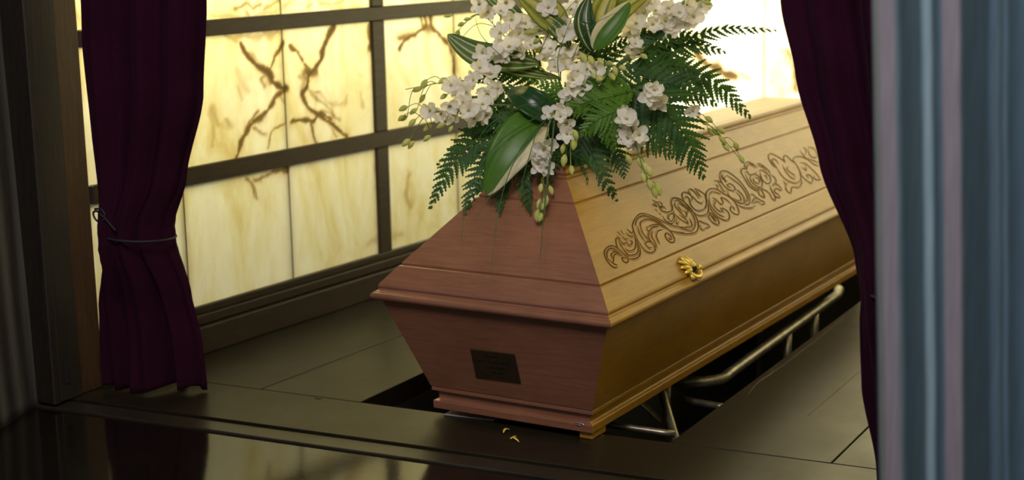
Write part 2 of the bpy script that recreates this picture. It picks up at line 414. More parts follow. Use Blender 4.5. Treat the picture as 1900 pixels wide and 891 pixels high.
for s in (-.056, .423, 1.382, 1.8465):
    for z0, z1 in ROWS:
        bm = bmesh.new(); wbox(bm, WO, WD, WN, s-.0022, s+.0022, -.010, .0010, z0-.01, z1+.01); struct('joint_strip', bm, M_JOINT, win)
k = 0
for r, (z0, z1) in enumerate(ROWS):
    for (a, b) in cells:
        k += 1
        near = b > -.1 and a < 1.9 and r < 3
        st = []
        if near:
            for q in VEINS:
                if any(a-.06 < p.x < b+.06 and z0-.06 < p.y < z1+.06 for p in q[0]): st.append(q)
        pane('alabaster_pane', WO, WD, WN, a, b, z0, z1, st, win, .006 if near else .02, k*1.7, .12 if r == 0 else (.45 if not st else .25))
def window_wall(name, O, D, N, S, rows, mull, per, lamp_seed):
    w = thing(name, O, None, None); w['kind'] = 'structure'
    bm = bmesh.new(); wbox(bm, O, D, N, 0, S, -.05, .045, 0, .085); wbox(bm, O, D, N, 0, S, -.05, .02, .085, rows[0][0]); struct('base_beam', bm, M_FRAME, w)
    for (z0, z1), nxt in zip(rows, rows[1:]+[(rows[-1][1]+.08, 0)]):
        bm = bmesh.new(); wbox(bm, O, D, N, 0, S, -.04, .02, z1, nxt[0]); struct('rail', bm, M_FRAME, w)
    edges = [0]+mull+[S]; kk = lamp_seed
    for z0, z1 in rows:
        for m_ in mull:
            bm = bmesh.new(); wbox(bm, O, D, N, m_-.034, m_+.034, -.04, .012, z0, z1); struct('mullion', bm, M_FRAME, w)
        for a, b in zip(edges, edges[1:]):
            for s0, s1 in bays(a+(.034 if a > 0 else 0), b-(.034 if b < S else 0), per):
                kk += 1; pane('alabaster_pane', O, D, N, s0, s1, z0, z1, [], w, .02, kk*2.3, .5)
    return w
EO = wl(2.86, 0); ED = Vector((.9991, -.04233, 0)); EN = Vector((-.04233, -.9991, 0))
ES = 2.45
# end wall: tall slabs
def end_wall():
    w = thing('window_2', EO, None, None); w['kind'] = 'structure'
    bm = bmesh.new(); wbox(bm, EO, ED, EN, 0, ES, -.05, .03, 0, .12); struct('base_beam', bm, M_FRAME, w)
    bm = bmesh.new(); wbox(bm, EO, ED, EN, 0, ES, -.05, .03, 1.83, 1.92); struct('rail', bm, M_FRAME, w)
    P = [EO, EN]
    def sp(pts, wd_, dk):
        o_ = []
        for x, y in pts:
            X = onplane(x, y, EO, EN); o_.append(((X-EO).dot(ED), X.z, 0))
        return [Vector((p.x, p.y)) for p in crom(o_, 4)], wd_, dk
    V = [sp([(1290, 95), (1310, 115), (1335, 132), (1365, 142)], .016, .9), sp([(1378, 138), (1388, 146)], .010, .45), sp([(1462, 90), (1472, 130), (1478, 165)], .018, .5), sp([(1450, 90), (1465, 130)], .012, .3)]
    cells = [(0, .60), (.603, 1.2), (1.203, 1.80), (1.803, ES)]
    for i, (a, b) in enumerate(cells):
        pane('alabaster_pane', EO, ED, EN, a, b, .12, 1.83, V, w, .012, 40+i*3.1, .08)
end_wall()
RO = EO+ED*ES; RD = Vector((.0, -1, 0)); RN = Vector((-1, 0, 0))
window_wall('window_3', RO, RD, RN, 3.15, ROWS, [.515, 1.945], 3, 70)
# ceiling, solid walls above the glazing and around the doorway
bm = bmesh.new()
wbox(bm, WO, WD, WN, -.6, 2.9, -.05, .02, 1.92, 2.5); struct('wall_left', bm, M_PLASTER)
bm = bmesh.new(); wbox(bm, EO, ED, EN, -.05, ES+.05, -.05, .02, 1.92, 2.5); struct('wall_back', bm, M_PLASTER)
bm = bmesh.new(); wbox(bm, RO, RD, RN, -.05, 3.2, -.05, .02, 1.92, 2.5); struct('wall_right', bm, M_PLASTER)
bm = bmesh.new(); box(bm, -1.6, 2.3, -.35, 3.9, 2.5, 2.56); struct('ceiling', bm, M_PLASTER)
bm = bmesh.new(); box(bm, -1.4, 2.2, -.34, -.26, 2.05, 2.5); box(bm, 1.62, 3.2, -.34, -.26, -.01, 2.5); struct('wall_front', bm, M_PLASTER)
# ------------------------------------------------------------------ door post and weathered timbers
bm = bmesh.new()
def leanbox(bm, x0, x1, y0, y1, z1, lean=0, mi=0):
    hexa(bm, [Vector((x0, y0, 0)), Vector((x1, y0, 0)), Vector((x1, y1, 0)), Vector((x0, y1, 0))], [Vector((x0+lean, y0, z1)), Vector((x1+lean, y0, z1)), Vector((x1+lean, y1, z1)), Vector((x0+lean, y1, z1))], mi)
post = thing('trim_2', (-.9, -.2, 0), None, None); post['kind'] = 'structure'
leanbox(bm, -.96, -.868, -.297, -.272, 2.3); bevel(bm, .003, 1); struct('face_board', bm, M_POST, post)
bm = bmesh.new(); leanbox(bm, -.96, -.872, -.271, -.19, 2.3); bevel(bm, .004, 1); struct('jamb_board', bm, M_POST, post)
bm = bmesh.new(); leanbox(bm, -.96, -.880, -.189, -.10, 2.3); bevel(bm, .004, 1); struct('stop_board', bm, M_POST2, post)
bm = bmesh.new(); box(bm, -.8715, -.8685, -.252, -.236, .05, .115); bevel(bm, .001, 1); struct('strike_plate', bm, M_BLACK, post)
bm = bmesh.new(); leanbox(bm, -1.10, -.962, -.285, -.2, 2.3); struct('wall_recess', bm, M_BLACK)
# left weathered timber: return wall towards the camera, gnarled surface
def gnarled(name, p0, p1, thick, z1, mat, nx, nz, amp, seed, lean0=0, lean1=0, nrm=None):
    bm = bmesh.new(); lay = bm.verts.layers.float.new('across'); d = p1-p0; n = nrm or Vector((d.y, -d.x, 0)).normalized(); g = []
    for j in range(nz+1):
        row = []
        for i in range(nx+1):
            t = i/nx; z = z1*j/nz
            p = p0+d*t+Vector((lean0*(1-t)+lean1*t, 0, 0))*z
            wv = noise.noise(Vector((t*nx*.16+seed+.5*noise.noise(Vector((t*3, z*1.3, seed))), z*.45, seed)))*amp
            wv += noise.noise(Vector((t*nx*.5+seed+.6*noise.noise(Vector((t*5, z*2, seed+3))), z*.7, seed+2)))*amp*.5
            if i in (0, nx): wv = -amp*.8
            row.append(bm.verts.new(p+n*wv+Vector((0, 0, z-.012)))); row[-1][lay] = t
        g.append(row)
    for j in range(nz):
        for i in range(nx):
            f = bm.faces.new((g[j][i], g[j][i+1], g[j+1][i+1], g[j+1][i])); f.smooth = True
    bo = [e for e in bm.edges if e.is_boundary]
    r = bmesh.ops.extrude_edge_only(bm, edges=bo); vs = [x for x in r['geom'] if isinstance(x, bmesh.types.BMVert)]
    bmesh.ops.translate(bm, verts=vs, vec=-n*thick)
    bmesh.ops.holes_fill(bm, edges=[e for e in bm.edges if e.is_boundary], sides=0)
    bmesh.ops.recalc_face_normals(bm, faces=bm.faces[:])
    return struct(name, bm, mat)
gnarled('trim_3', atz(90, 742, -.012), Vector((-.74, -.86, 0)), .12, 2.3, M_GREY_L, 40, 60, .010, 3.1, -.02, -.02, Vector((.93, .36, 0)))
def stripes():
    m = MT('blue grey weathered timber'); at_ = m.n('Attribute', attribute_name='across').outputs['Fac']
    wob = m.noise(m.coord((1, 1, 1.2), 'World'), 2.0, 3)
    ad = m.n('Math', operation='MULTIPLY_ADD'); m.l(wob, ad.inputs[0]); ad.inputs[1].default_value = .030; m.l(at_, ad.inputs[2])
    a2 = m.n('Math', operation='SUBTRACT'); m.l(ad.outputs[0], a2.inputs[0]); a2.inputs[1].default_value = .015
    P_, T_b, D_, L_, G_ = (.26, .235, .27), (.08, .137, .19), (.042, .072, .088), (.25, .36, .42), (.17, .19, .18)
    px = [(1626, D_), (1630, G_), (1638, G_), (1643, P_), (1668, P_), (1674, (.13, .19, .22)), (1684, D_), (1720, (.06, .10, .12)), (1728, L_), (1738, L_), (1745, D_), (1758, T_b), (1765, P_), (1792, P_), (1799, D_), (1846, D_), (1853, T_b), (1866, (.10, .15, .19)), (1872, D_), (1878, (.12, .19, .25)), (1886, D_), (1915, T_b), (1940, P_), (1975, P_), (1985, D_), (2050, T_b), (2126, D_)]
    c = m.ramp(a2.outputs[0], [((x-1626)/500, col) for x, col in px])
    fine = m.noise(m.coord((60, 60, 3), 'World'), 3, 4)
    c = m.mix(.5, c, m.mix(1, c, m.ramp(fine, [(.35, (.6, .6, .6)), (.65, (1, 1, 1))]), 'MULTIPLY'))
    m.set(Base_Color=c, Roughness=.85, Specular_IOR_Level=.2); m.bump(fine, .3, .004); return m.m
M_GREY_R = stripes()
YR = -1.0
rp0, rp1 = at(1626, 640, YR), at(2126, 640, YR)
lz = (rp0.z+rp1.z)/2*.042
rp0 = Vector((rp0.x+lz, YR, 0)); rp1 = Vector((rp1.x+lz, YR, 0))
gnarled('trim_4', rp0, rp1, .16, 2.3, M_GREY_R, 80, 40, .0012, 8.2, -.042, -.042)
# ------------------------------------------------------------------ curtains
def interp(tab, z):
    tab = sorted(tab)
    if z <= tab[0][0]: return tab[0][1]
    for (a, x), (b, y) in zip(tab, tab[1:]):
        if z <= b:
            t = (z-a)/(b-a); t = t*t*(3-2*t)*.5+t*.5; return x+(y-x)*t
    return tab[-1][1]
def curtain(name, label, left, right, yl, yr, tie, folds, seed, top, amp, hem):
    root = thing(name, (0, 0, 0), label, 'curtain')
    root.location = ((interp(left, .02)+interp(right, .02))/2, (yl+yr)/2, 0)
    bm = bmesh.new(); nu, nv = 150, 110; g = []
    for j in range(nv+1):
        row = []; z = hem+(top-hem)*(j/nv)
        pin = math.exp(-((z-tie)/.13)**2)
        fw = max(0, (tie-z)/tie)
        for i in range(nu+1):
            t = i/nu
            tw = t+.045*noise.noise(Vector((t*3.3+seed, z*.8, seed)))
            ph = 2*math.pi*folds*tw
            f = math.sin(ph+1.2*noise.noise(Vector((seed, z*1.1, t*2))))+.45*math.sin(2.3*ph+seed+z*1.3)+.5*noise.noise(Vector((t*5+seed, z*2.2, 1.7)))
            a = amp*(1-.45*pin)*(.8+.6*noise.noise(Vector((t*4, seed, z*.6))))
            x = interp(left, z)*(1-t)+interp(right, z)*t
            env = min(1, 8*t, 8*(1-t))
            y = yl*(1-t)+yr*t+a*f*env-.02*pin*math.sin(math.pi*t)+.035*math.sin(math.pi*t)*fw*math.sin(ph*.5)
            # gathered cloth bunches round at the tie
            y -= .05*pin*math.sqrt(max(0, 1-(2*t-1)**2))
            zz = z+.006*math.sin(ph+.7)*(1 if j == 0 else 0)
            wr = pin*.004*noise.noise(Vector((t*30, z*50, seed)))
            row.append(bm.verts.new((x+.006*math.cos(ph)*env, y+wr, zz)))
        g.append(row)
    for j in range(nv):
        for i in range(nu):
            f = bm.faces.new((g[j][i], g[j][i+1], g[j+1][i+1], g[j+1][i])); f.smooth = True
    cl = obj('cloth', bm, M_CURT, root)
    md = cl.modifiers.new('thickness', 'SOLIDIFY'); md.thickness = .004; md.offset = 0
    # tie cord round the gathered cloth
    jt = min(range(nv+1), key=lambda j: abs(hem+(top-hem)*j/nv-tie))
    return root
CL_L = [(1.8, -.81), (1.1, -.825), (.97, -.832), (.75, -.822), (.53, -.806), (.44, -.800), (.40, -.803), (.25, -.842), (.1, -.852), (0, -.852)]
CL_R = [(1.8, -.47), (1.09, -.50), (.84, -.53), (.61, -.61), (.48, -.664), (.43, -.664), (.29, -.62), (.14, -.588), (.02, -.580)]
cur = curtain('curtain', 'plum velvet curtain tied with cord beside the brown post on the left', CL_L, CL_R, -.135, .0, .44, 3.6, 2.2, 1.75, .027, .012)
def cord_loop(root, x0, x1, y0, y1, z, sag, tail=None):
    bm = bmesh.new(); pts = []
    cx_, cy_ = (x0+x1)/2, (y0+y1)/2; d = Vector((x1-x0, y1-y0, 0)); w = d.length/2; d.normalize(); nn = Vector((d.y, -d.x, 0))
    for k in range(24):
        a = 2*math.pi*k/24; pts.append(Vector((cx_, cy_, z))+d*(w*1.05*math.cos(a))+nn*(.088*math.sin(a)+.005)+Vector((0, 0, -sag*(1+math.cos(a))/2)))
    tube(bm, crom(pts, 3, True)+[pts[0]], .0035, 6)
    if tail:
        for t_ in tail: tube(bm, crom(t_, 6), .0032, 6)
    return obj('tie_cord', bm, M_CORD, root)
px_ = lambda x, y, Y=-.16: at(x, y, Y)
cord_loop(cur, -.80, -.664, -.13, -.005, .455, .012, [[px_(214, 428), px_(203, 415), px_(192, 403), px_(180, 392), px_(173, 396), px_(178, 408), px_(188, 412), px_(196, 404)], [px_(176, 388), px_(186, 388), px_(194, 397), px_(192, 408), px_(182, 409)]])
CR_L = [(1.8, 1.09), (1.1, 1.15), (.95, 1.185), (.77, 1.24), (.58, 1.322), (.50, 1.338), (.44, 1.336), (.30, 1.342), (.13, 1.378), (0, 1.392)]
CR_R = [(1.8, 1.585), (.9, 1.585), (.52, 1.54), (.3, 1.58), (0, 1.585)]
cur2 = curtain('curtain', 'plum velvet curtain drawn aside behind the blue grey timber on the right', CR_L, CR_R, -.10, -.12, .51, 3.4, 5.9, 1.75, .020, .012)
cord_loop(cur2, 1.368, 1.545, -.10, -.12, .515, -.01)
# ------------------------------------------------------------------ coffin
W, L = .70, 2.33
def rings(bm, prof, ymax=L):
    R = []
    for i, z in prof:
        R.append([bm.verts.new(p) for p in ((i, i, z), (W-i, i, z), (W-i, L-i, z), (i, L-i, z))])
    for a, b in zip(R, R[1:]):
        for k in range(4):
            j = (k+1) % 4
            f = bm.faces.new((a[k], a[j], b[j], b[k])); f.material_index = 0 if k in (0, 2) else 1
    return R
def cap(bm, R, up=True):
    f = bm.faces.new(R if up else R[::-1]); f.material_index = 1
coffin = thing('coffin', (.35, 1.165, 0), 'wooden coffin with carved golden side under the white flower spray', 'coffin')
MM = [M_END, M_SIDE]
def bead(c, r, a0, a1, n=6): return [(c[0]-r*math.cos(math.radians(a0+(a1-a0)*k/n)), c[1]+r*math.sin(math.radians(a0+(a1-a0)*k/n))) for k in range(n+1)]
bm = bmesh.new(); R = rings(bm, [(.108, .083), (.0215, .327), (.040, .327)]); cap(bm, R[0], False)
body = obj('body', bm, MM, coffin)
bm = bmesh.new()
pr = [(.135, .020), (.1150, .020), (.1135, .0212), (.1125, .0225), (.1118, .0395), (.1122, .0415), (.1132, .0425), (.1150, .0432), (.1215, .0450), (.1235, .0470), (.1235, .0640), (.1220, .0670), (.1185, .0690), (.1120, .0700), (.1098, .0712), (.1096, .0795), (.1108, .0812), (.1135, .0820), (.1165, .0845)]
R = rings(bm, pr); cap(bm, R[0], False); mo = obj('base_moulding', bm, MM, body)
for (x, y) in ((.20, .34), (W-.156, .124), (.20, L-.36), (W-.24, L-.36)):
    bm = bmesh.new(); box(bm, x, x+.038, y, y+.075, .0005, .0205); bevel(bm, .003, 2); obj('foot', bm, M_SIDE, coffin)
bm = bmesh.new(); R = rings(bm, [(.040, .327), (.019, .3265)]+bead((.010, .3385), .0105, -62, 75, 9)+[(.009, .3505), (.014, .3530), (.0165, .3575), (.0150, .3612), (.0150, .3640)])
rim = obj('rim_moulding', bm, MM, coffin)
bm = bmesh.new()
sl_ = (.582-.4185)/(.207-.0600)
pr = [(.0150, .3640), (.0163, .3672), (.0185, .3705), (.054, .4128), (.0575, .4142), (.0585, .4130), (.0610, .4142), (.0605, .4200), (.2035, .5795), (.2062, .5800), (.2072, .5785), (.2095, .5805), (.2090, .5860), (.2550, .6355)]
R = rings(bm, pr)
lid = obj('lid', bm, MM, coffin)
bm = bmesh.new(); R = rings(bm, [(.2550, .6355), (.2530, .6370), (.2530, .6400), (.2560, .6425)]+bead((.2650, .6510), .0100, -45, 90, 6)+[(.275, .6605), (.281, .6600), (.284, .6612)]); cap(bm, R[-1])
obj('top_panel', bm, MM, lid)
# name plate on the end board
eP = Vector((0, .108, .083)); eUp = Vector((0, -(.108-.0215), .244)).normalized(); eN = Vector((0, -.244, -(.108-.0215))).normalized()
def onend(px, py): 
    X = onplane(px, py, eP, eN); return X
bm = bmesh.new(); q = [onend(884, 700), onend(967, 711), onend(955, 657), onend(873, 647)]
hexa(bm, [p-eN*.001 for p in q], [p+eN*.003 for p in q]); bmesh.ops.recalc_face_normals(bm, faces=bm.faces[:]); bevel(bm, .001, 2)
plate = obj('name_plate', bm, M_BRONZE, body)
plate['label'] = 'dark bronze name plate'
def onplate(u, v): 
    a = q[3].lerp(q[2], u); b = q[0].lerp(q[1], u); return a.lerp(b, v)+eN*.0034
bm = bmesh.new(); rnd = random.Random(4)
for v, segs in ((.17, [(.30, .62)]), (.36, [(.13, .28), (.33, .45), (.50, .60), (.64, .86)]), (.56, [(.35, .75)]), (.72, [(.38, .68)])):
    for a, b in segs:
        u = a
        while u < b:
            w_ = rnd.uniform(.012, .03); h_ = rnd.uniform(.02, .04)
            face(bm, [onplate(u, v+h_), onplate(min(b, u+w_), v+h_), onplate(min(b, u+w_), v-h_*.5), onplate(u, v-h_*.5)]); u += w_+rnd.uniform(.006, .014)
bmesh.ops.solidify(bm, geom=bm.faces[:], thickness=.0004)
obj('engraving', bm, M_TEXT, plate)
# pale mark on the plinth
bm = bmesh.new(); p0 = Vector((.553, .1105, .0415)); tube(bm, crom([p0+Vector((-.013, -.001, .003)), p0+Vector((0, -.002, .0035)), p0+Vector((.011, -.001, .0015)), p0+Vector((.012, -.002, -.002))], 4), .0011, 6); tube(bm, crom([p0+Vector((-.008, -.002, -.001)), p0+Vector((.004, -.002, -.002))], 3), .0009, 6)
o = obj('mark', bm, simple('pale mauve mark', (.55, .48, .62), .3, .6), mo); o['label'] = 'pale bent mark'
# carved ornament on the lid's side
sP = Vector((W-.0600, 0, .4185)); sN = Vector((.1635, 0, .147)).normalized(); sT = Vector((-.147, 0, .1635)).normalized()
ORN = {
 (1110, 380, 6.856): [
  [(250,800),(190,800),(120,730),(75,640),(85,570),(150,525),(230,545),(300,610),(360,670),(380,720),(355,742),(315,720),(300,680),(330,675),(345,700)],
  [(240,770),(215,765),(180,740),(190,710),(195,650),(240,625),(300,660)], [(170,740),(110,680),(110,600),(150,560),(220,580),(300,650)], [(180,690),(160,640),(190,600),(250,620)],
  [(245,560),(225,500),(220,440),(240,425),(290,470)], [(240,345),(290,390)], [(285,330),(320,380)], [(235,390),(290,440)], [(360,310),(420,360),(440,330)], [(350,360),(400,400),(450,400)], [(300,400),(340,440),(380,430)],
  [(440,320),(430,260),(470,170),(540,115),(640,130),(760,180),(880,240),(1000,280),(1090,290)], [(380,690),(460,690),(520,650),(525,560),(490,450),(450,350),(440,300)],
  [(440,300),(470,400),(530,500),(600,590),(680,610),(720,570),(690,500),(640,470),(600,500),(640,550),(680,545)],
  [(470,270),(480,200),(540,150),(640,155),(760,210),(860,290),(930,360),(970,440),(955,485),(900,475),(855,420),(850,370),(890,370),(930,420),(915,450),(885,420)],
  [(540,300),(530,230),(590,190),(680,195),(780,250),(850,310)], [(540,290),(570,370),(640,450),(690,500)], [(500,280),(530,380),(600,480)], [(610,290),(700,255),(820,265)], [(610,295),(640,340),(690,290),(760,280)],
  [(650,345),(640,400),(660,460),(710,520),(740,570)], [(690,330),(680,400),(720,480),(750,550)], [(820,320),(760,340),(740,400),(760,460),(780,510)],
  [(340,560),(390,590),(450,570),(475,500),(460,420)], [(340,590),(380,640),(450,640),(500,600),(500,520),(470,430)], [(260,460),(300,540),(350,620),(380,680)], [(280,460),(320,500),(360,480),(390,520),(430,480),(400,460)], [(900,330),(1000,350),(1097,360)]],
 (1190, 330, 7.43): [
  [(0,500),(80,510),(200,560),(330,620),(450,670),(560,690)], [(400,735),(520,765),(640,775),(740,755),(780,680),(760,570),(700,460),(600,350),(520,295),(440,285),(415,340),(425,420),(450,500),(455,580),(420,635),(360,620),(300,570)],
  [(150,305),(210,340),(235,330)], [(150,370),(180,360),(210,400),(150,380)], [(190,430),(220,470)], [(240,480),(275,520)], [(240,330),(280,360),(280,400),(240,400),(225,340)], [(245,410),(290,460),(370,475),(420,440),(430,380)], [(250,430),(300,400),(340,440)],
  [(290,530),(340,600),(400,610),(440,560),(440,500),(390,510),(370,560),(400,590)], [(600,350),(555,260),(570,205),(640,210),(700,270),(690,330)], [(580,280),(620,260),(660,300),(690,390),(760,450),(850,440),(890,370),(880,280)],
  [(600,350),(680,440),(760,510),(850,520),(910,480),(920,400),(890,300),(880,250)], [(640,165),(690,160),(750,220),(800,290)], [(640,175),(680,230)], [(730,145),(800,180),(870,230),(880,280)], [(735,155),(790,230),(830,270)], [(700,250),(760,320),(820,350),(860,320)],
  [(460,340),(470,400),(540,480),(600,540),(620,500),(580,450)], [(450,320),(500,310),(580,370),(660,450),(720,540),(745,640),(720,720)], [(490,370),(530,430),(570,470)], [(500,350),(560,380),(640,450),(620,520)], [(460,500),(520,560),(580,600),(640,630),(600,570),(520,520)], [(480,560),(490,640),(520,600)],
  [(560,690),(620,680),(690,670),(680,610),(660,560)], [(780,620),(800,595),(850,620),(910,640),(940,680),(900,700)], [(780,690),(810,660),(830,720),(900,690)], [(440,670),(560,700),(680,730),(720,700)], [(930,490),(930,550),(980,610),(1035,640)], [(920,400),(940,500),(1000,550),(1035,610)], [(950,520),(1010,600)]],
 (1290, 300, 7.43): [
  [(150,480),(145,430),(200,375),(290,380),(370,430),(470,490),(550,570),(600,680),(590,735),(530,720),(480,670),(490,620),(530,640),(540,680)], [(150,480),(170,580),(230,680),(320,770),(420,810),(465,780),(450,700),(380,650),(360,660),(400,710)], [(180,470),(220,420),(300,430),(350,450)], [(190,490),(200,580),(260,670),(340,740),(400,760)],
  [(230,500),(280,520),(340,580),(380,570),(350,500),(420,520),(500,600)], [(240,540),(280,560),(260,610),(310,670),(370,700)], [(330,180),(350,135),(420,130),(520,190),(620,280),(700,390),(750,500),(740,590),(680,600)], [(330,180),(350,260),(400,340),(470,390),(530,400),(540,360),(480,310),(440,330),(490,365)], [(380,170),(370,220),(420,290)],
  [(430,190),(400,240),(440,280)], [(430,190),(520,250),(620,330),(690,430),(720,520),(690,580)], [(440,400),(470,480),(540,520),(620,540),(610,480),(560,430)], [(540,370),(620,430),(670,500),(670,570),(620,580),(540,550)], [(570,590),(650,630),(750,640),(830,610)], [(750,460),(790,450),(830,490),(900,530),(950,560),(950,590),(900,600)], [(770,580),(800,520),(840,510)], [(800,580),(840,550),(900,570)],
  [(255,265),(320,270),(350,300)], [(270,320),(310,340),(300,380)], [(310,290),(350,340),(380,400),(420,410)], [(185,720),(190,780),(250,850),(310,870),(320,820),(250,740),(185,700)], [(210,740),(280,830)]],
 (1370, 260, 6.853): [
  [(80,370),(75,310),(120,280),(190,310),(240,360)], [(100,380),(105,330),(150,310),(210,360)], [(235,320),(260,300),(330,340),(390,400),(400,440)], [(250,330),(310,350),(370,420)], [(100,370),(50,370),(35,410),(60,460),(100,530),(140,590),(220,640),(280,640)], [(400,440),(450,470),(480,520),(470,560)], [(80,420),(110,400),(140,440),(200,430),(240,400)],
  [(150,450),(160,520),(220,580),(280,600),(300,550),(270,480),(210,440),(150,450)], [(190,480),(200,530),(250,550),(260,500),(210,480)], [(260,390),(290,380),(350,420),(400,470),(410,530),(370,560),(310,520),(280,460),(270,400)], [(320,450),(350,460),(370,510)], [(90,440),(130,530),(180,590),(250,620),(320,600)],
  [(250,640),(270,700),(330,730),(310,680),(290,630),(340,640),(400,690),(430,750),(465,760),(450,700),(400,620)], [(430,590),(450,560),(500,570),(550,630),(530,645),(480,620),(460,660),(500,690),(530,735),(480,730),(450,690)], [(400,580),(430,660),(450,700)],
  [(490,360),(430,320),(375,220),(400,175),(460,190),(540,240),(590,280)], [(490,350),(440,300),(420,250),(470,250),(510,310)], [(490,360),(540,440),(600,500),(680,540),(740,545),(790,500),(775,400),(730,310),(690,260),(720,215),(790,210),(880,250),(960,310),(1040,330)], [(590,290),(570,220),(600,195),(650,240),(700,290)], [(640,330),(620,380),(700,440),(720,480)], [(570,520),(600,560),(640,540)], [(600,570),(610,640),(660,670),(680,600),(760,600),(800,550),(790,480)], [(560,320),(600,400),(660,470),(720,500)],
  [(780,380),(800,450),(860,510),(920,545),(940,490),(900,450),(870,450),(890,490)], [(780,290),(850,300),(930,370),(1000,440),(1040,510),(970,500),(960,450)], [(775,130),(830,200),(860,230)], [(820,90),(860,130),(850,190)], [(880,90),(960,110),(1000,190),(970,230),(900,190),(880,110)], [(870,230),(950,260),(1020,290)], [(800,350),(860,380),(840,320)]],
}
bg = bmesh.new(); br = bmesh.new()
for (ox, oy, s), strokes in ORN.items():
    for st in strokes:
        P = [onplane(ox+x/s, oy+y/s, sP, sN) for x, y in st]
        c = crom(P, 6); n = len(c)
        tl = [max(.55, min(1, min(i, n-1-i)/4)) for i in range(n)]
        tube(bg, [p+sN*.0015 for p in c], [.0013*t for t in tl], 6, (sN, .6))
        side = []
        for i, p in enumerate(c):
            d = (c[min(i+1, n-1)]-c[max(i-1, 0)]).normalized(); side.append(p+sN.cross(d)*(-.0036)+sN*.0002)
        tube(br, side, [.0024*t for t in tl], 7, (sN, .75))
orn = obj('carved_ornament', br, M_SIDE, lid); obj('groove_shade_line', bg, M_GROOVE_SHADE, orn)
# gilt shell on the band
cb = onplane(1283, 503, (W-.0363, 0, .3915), Vector((.0423, 0, .0355)).normalized()); cN = Vector((.0423, 0, .0355)).normalized(); cT = Vector((-.0355, 0, .0423)).normalized(); cY = Vector((0, 1, 0))
def cp(a, b, h=0): return cb+(cY*a*1.1+cT*b)*1.12+cN*h
clasp = thing('lid_clasp_tmp', cb, None, None); bpy.data.objects.remove(clasp)
bm = bmesh.new()
for k in range(7):
    a = math.radians(-78+k*24-10); r = [.034, .041, .045, .044, .040, .033, .026][k]
    tube(bm, [cp(.006*math.sin(a), .006*math.cos(a), .008), cp(r*.55*math.sin(a), r*.55*math.cos(a), .010), cp(r*.9*math.sin(a), r*.9*math.cos(a), .006), cp(r*math.sin(a), r*math.cos(a), .002)], [.0035, .0058, .0062, .003], 8, (cN, .7))
ring = [cp(.020*math.cos(t)+.002, -.006+.016*math.sin(t), .006) for t in [math.radians(190+k*20) for k in range(9)]]
tube(bm, crom(ring, 3), .0065, 8)
tube(bm, crom([cp(-.016, -.004, .006), cp(-.024, -.014, .006), cp(-.021, -.022, .004)], 4), [.005]*8+[.002], 7)
tube(bm, crom([cp(.020, -.004, .006), cp(.029, .001, .007), cp(.036, -.004, .005), cp(.033, .006, .004)], 4), [.0055]*12+[.002], 7)
tube(bm, crom([cp(-.004, -.022, .005), cp(-.006, -.028, .004)], 3), .004, 7)
cl = obj('shell_clasp', bm, M_GOLD, lid); cl['label'] = 'small gilt shell clasp'
bm = bmesh.new(); ellipsoid(bm, Matrix.Translation(cp(.002, -.001, .009)) @ Matrix.Rotation(.6, 4, 'X') @ Matrix.Diagonal((.006, .011, .006, 1)), 10, 8); obj('keyhole', bm, M_BLACK, cl)
# ------------------------------------------------------------------ tubular lift in the shaft
lift = thing('coffin_lift', (.35, 1.4, -.75), 'worn tubular steel lift frame in the floor shaft under the coffin', 'lift frame')
ZR = -.055
def T(name, pts, r=.0125, n=6):
    bm = bmesh.new(); tube(bm, crom(pts, n), r, 12); return obj(name, bm, M_STEEL, lift)
ra, rb = atz(1340, 703, ZR), atz(1562, 541, ZR)
T('top_rail', [(.10, .86, ZR), (.44, .86, ZR), (.535, .885, ZR), *[tuple(ra.lerp(rb, t_)) for t_ in (0, .06, .3, .6, .85, .95)], (rb.x-.012, rb.y-.01, ZR), (rb.x-.06, rb.y+.04, ZR), (.10, rb.y+.045, ZR), (.07, rb.y, ZR), (.07, .93, ZR), (.10, .86, ZR)], .0160)
def on_rail(px):
    best = min((k/200 for k in range(201)), key=lambda t: abs(950+F_PX*((ra.lerp(rb, t)-CAM).dot(RT))/((ra.lerp(rb, t)-CAM).dot(_f))-px))
    return ra.lerp(rb, best)
for a in (Vector((.44, .86, ZR)), on_rail(1462), on_rail(1512)):
    T('leg', [a, (a.x, a.y, -.75)], .0135)
T('brace', [at(1226, 722, .72), at(1253, 812, .62), at(1268, 860, .56)], .012)
T('brace', [at(1180, 740, 1.0), at(1236, 790, .95)], .009)
T('cross_bar', [at(1120, 787, .36), at(1252, 806, .42)], .009)
T('cross_bar', [at(1268, 742, .86), at(1345, 756, .86)], .010)
bm = bmesh.new(); box(bm, .20, .49, .32, 2.1, -.040, -.0005); bevel(bm, .003, 1); obj('platform', bm, simple('dark lift board', (.008, .007, .006), .9), lift)
for y in (.3, 1.5):
    bm = bmesh.new(); box(bm, .22, .47, y, y+.05, -.75, -.040); obj('support', bm, M_PIT, lift)
# pale strip lying at the shaft's edge
a, b = atz(829, 768), atz(921, 779)
bm = bmesh.new(); dd = (b-a).normalized(); nn = Vector((-dd.y, dd.x, 0)); slab(bm, [a-nn*.016, b-nn*.016, b+nn*.030, a+nn*.030], .0005, .004); bevel(bm, .001, 1)
tag(obj('pale_strip', bm, simple('pale mauve strip', (.36, .27, .28), .5)), 'pale mauve grey strip lying on the floor under the coffin end', 'strip')
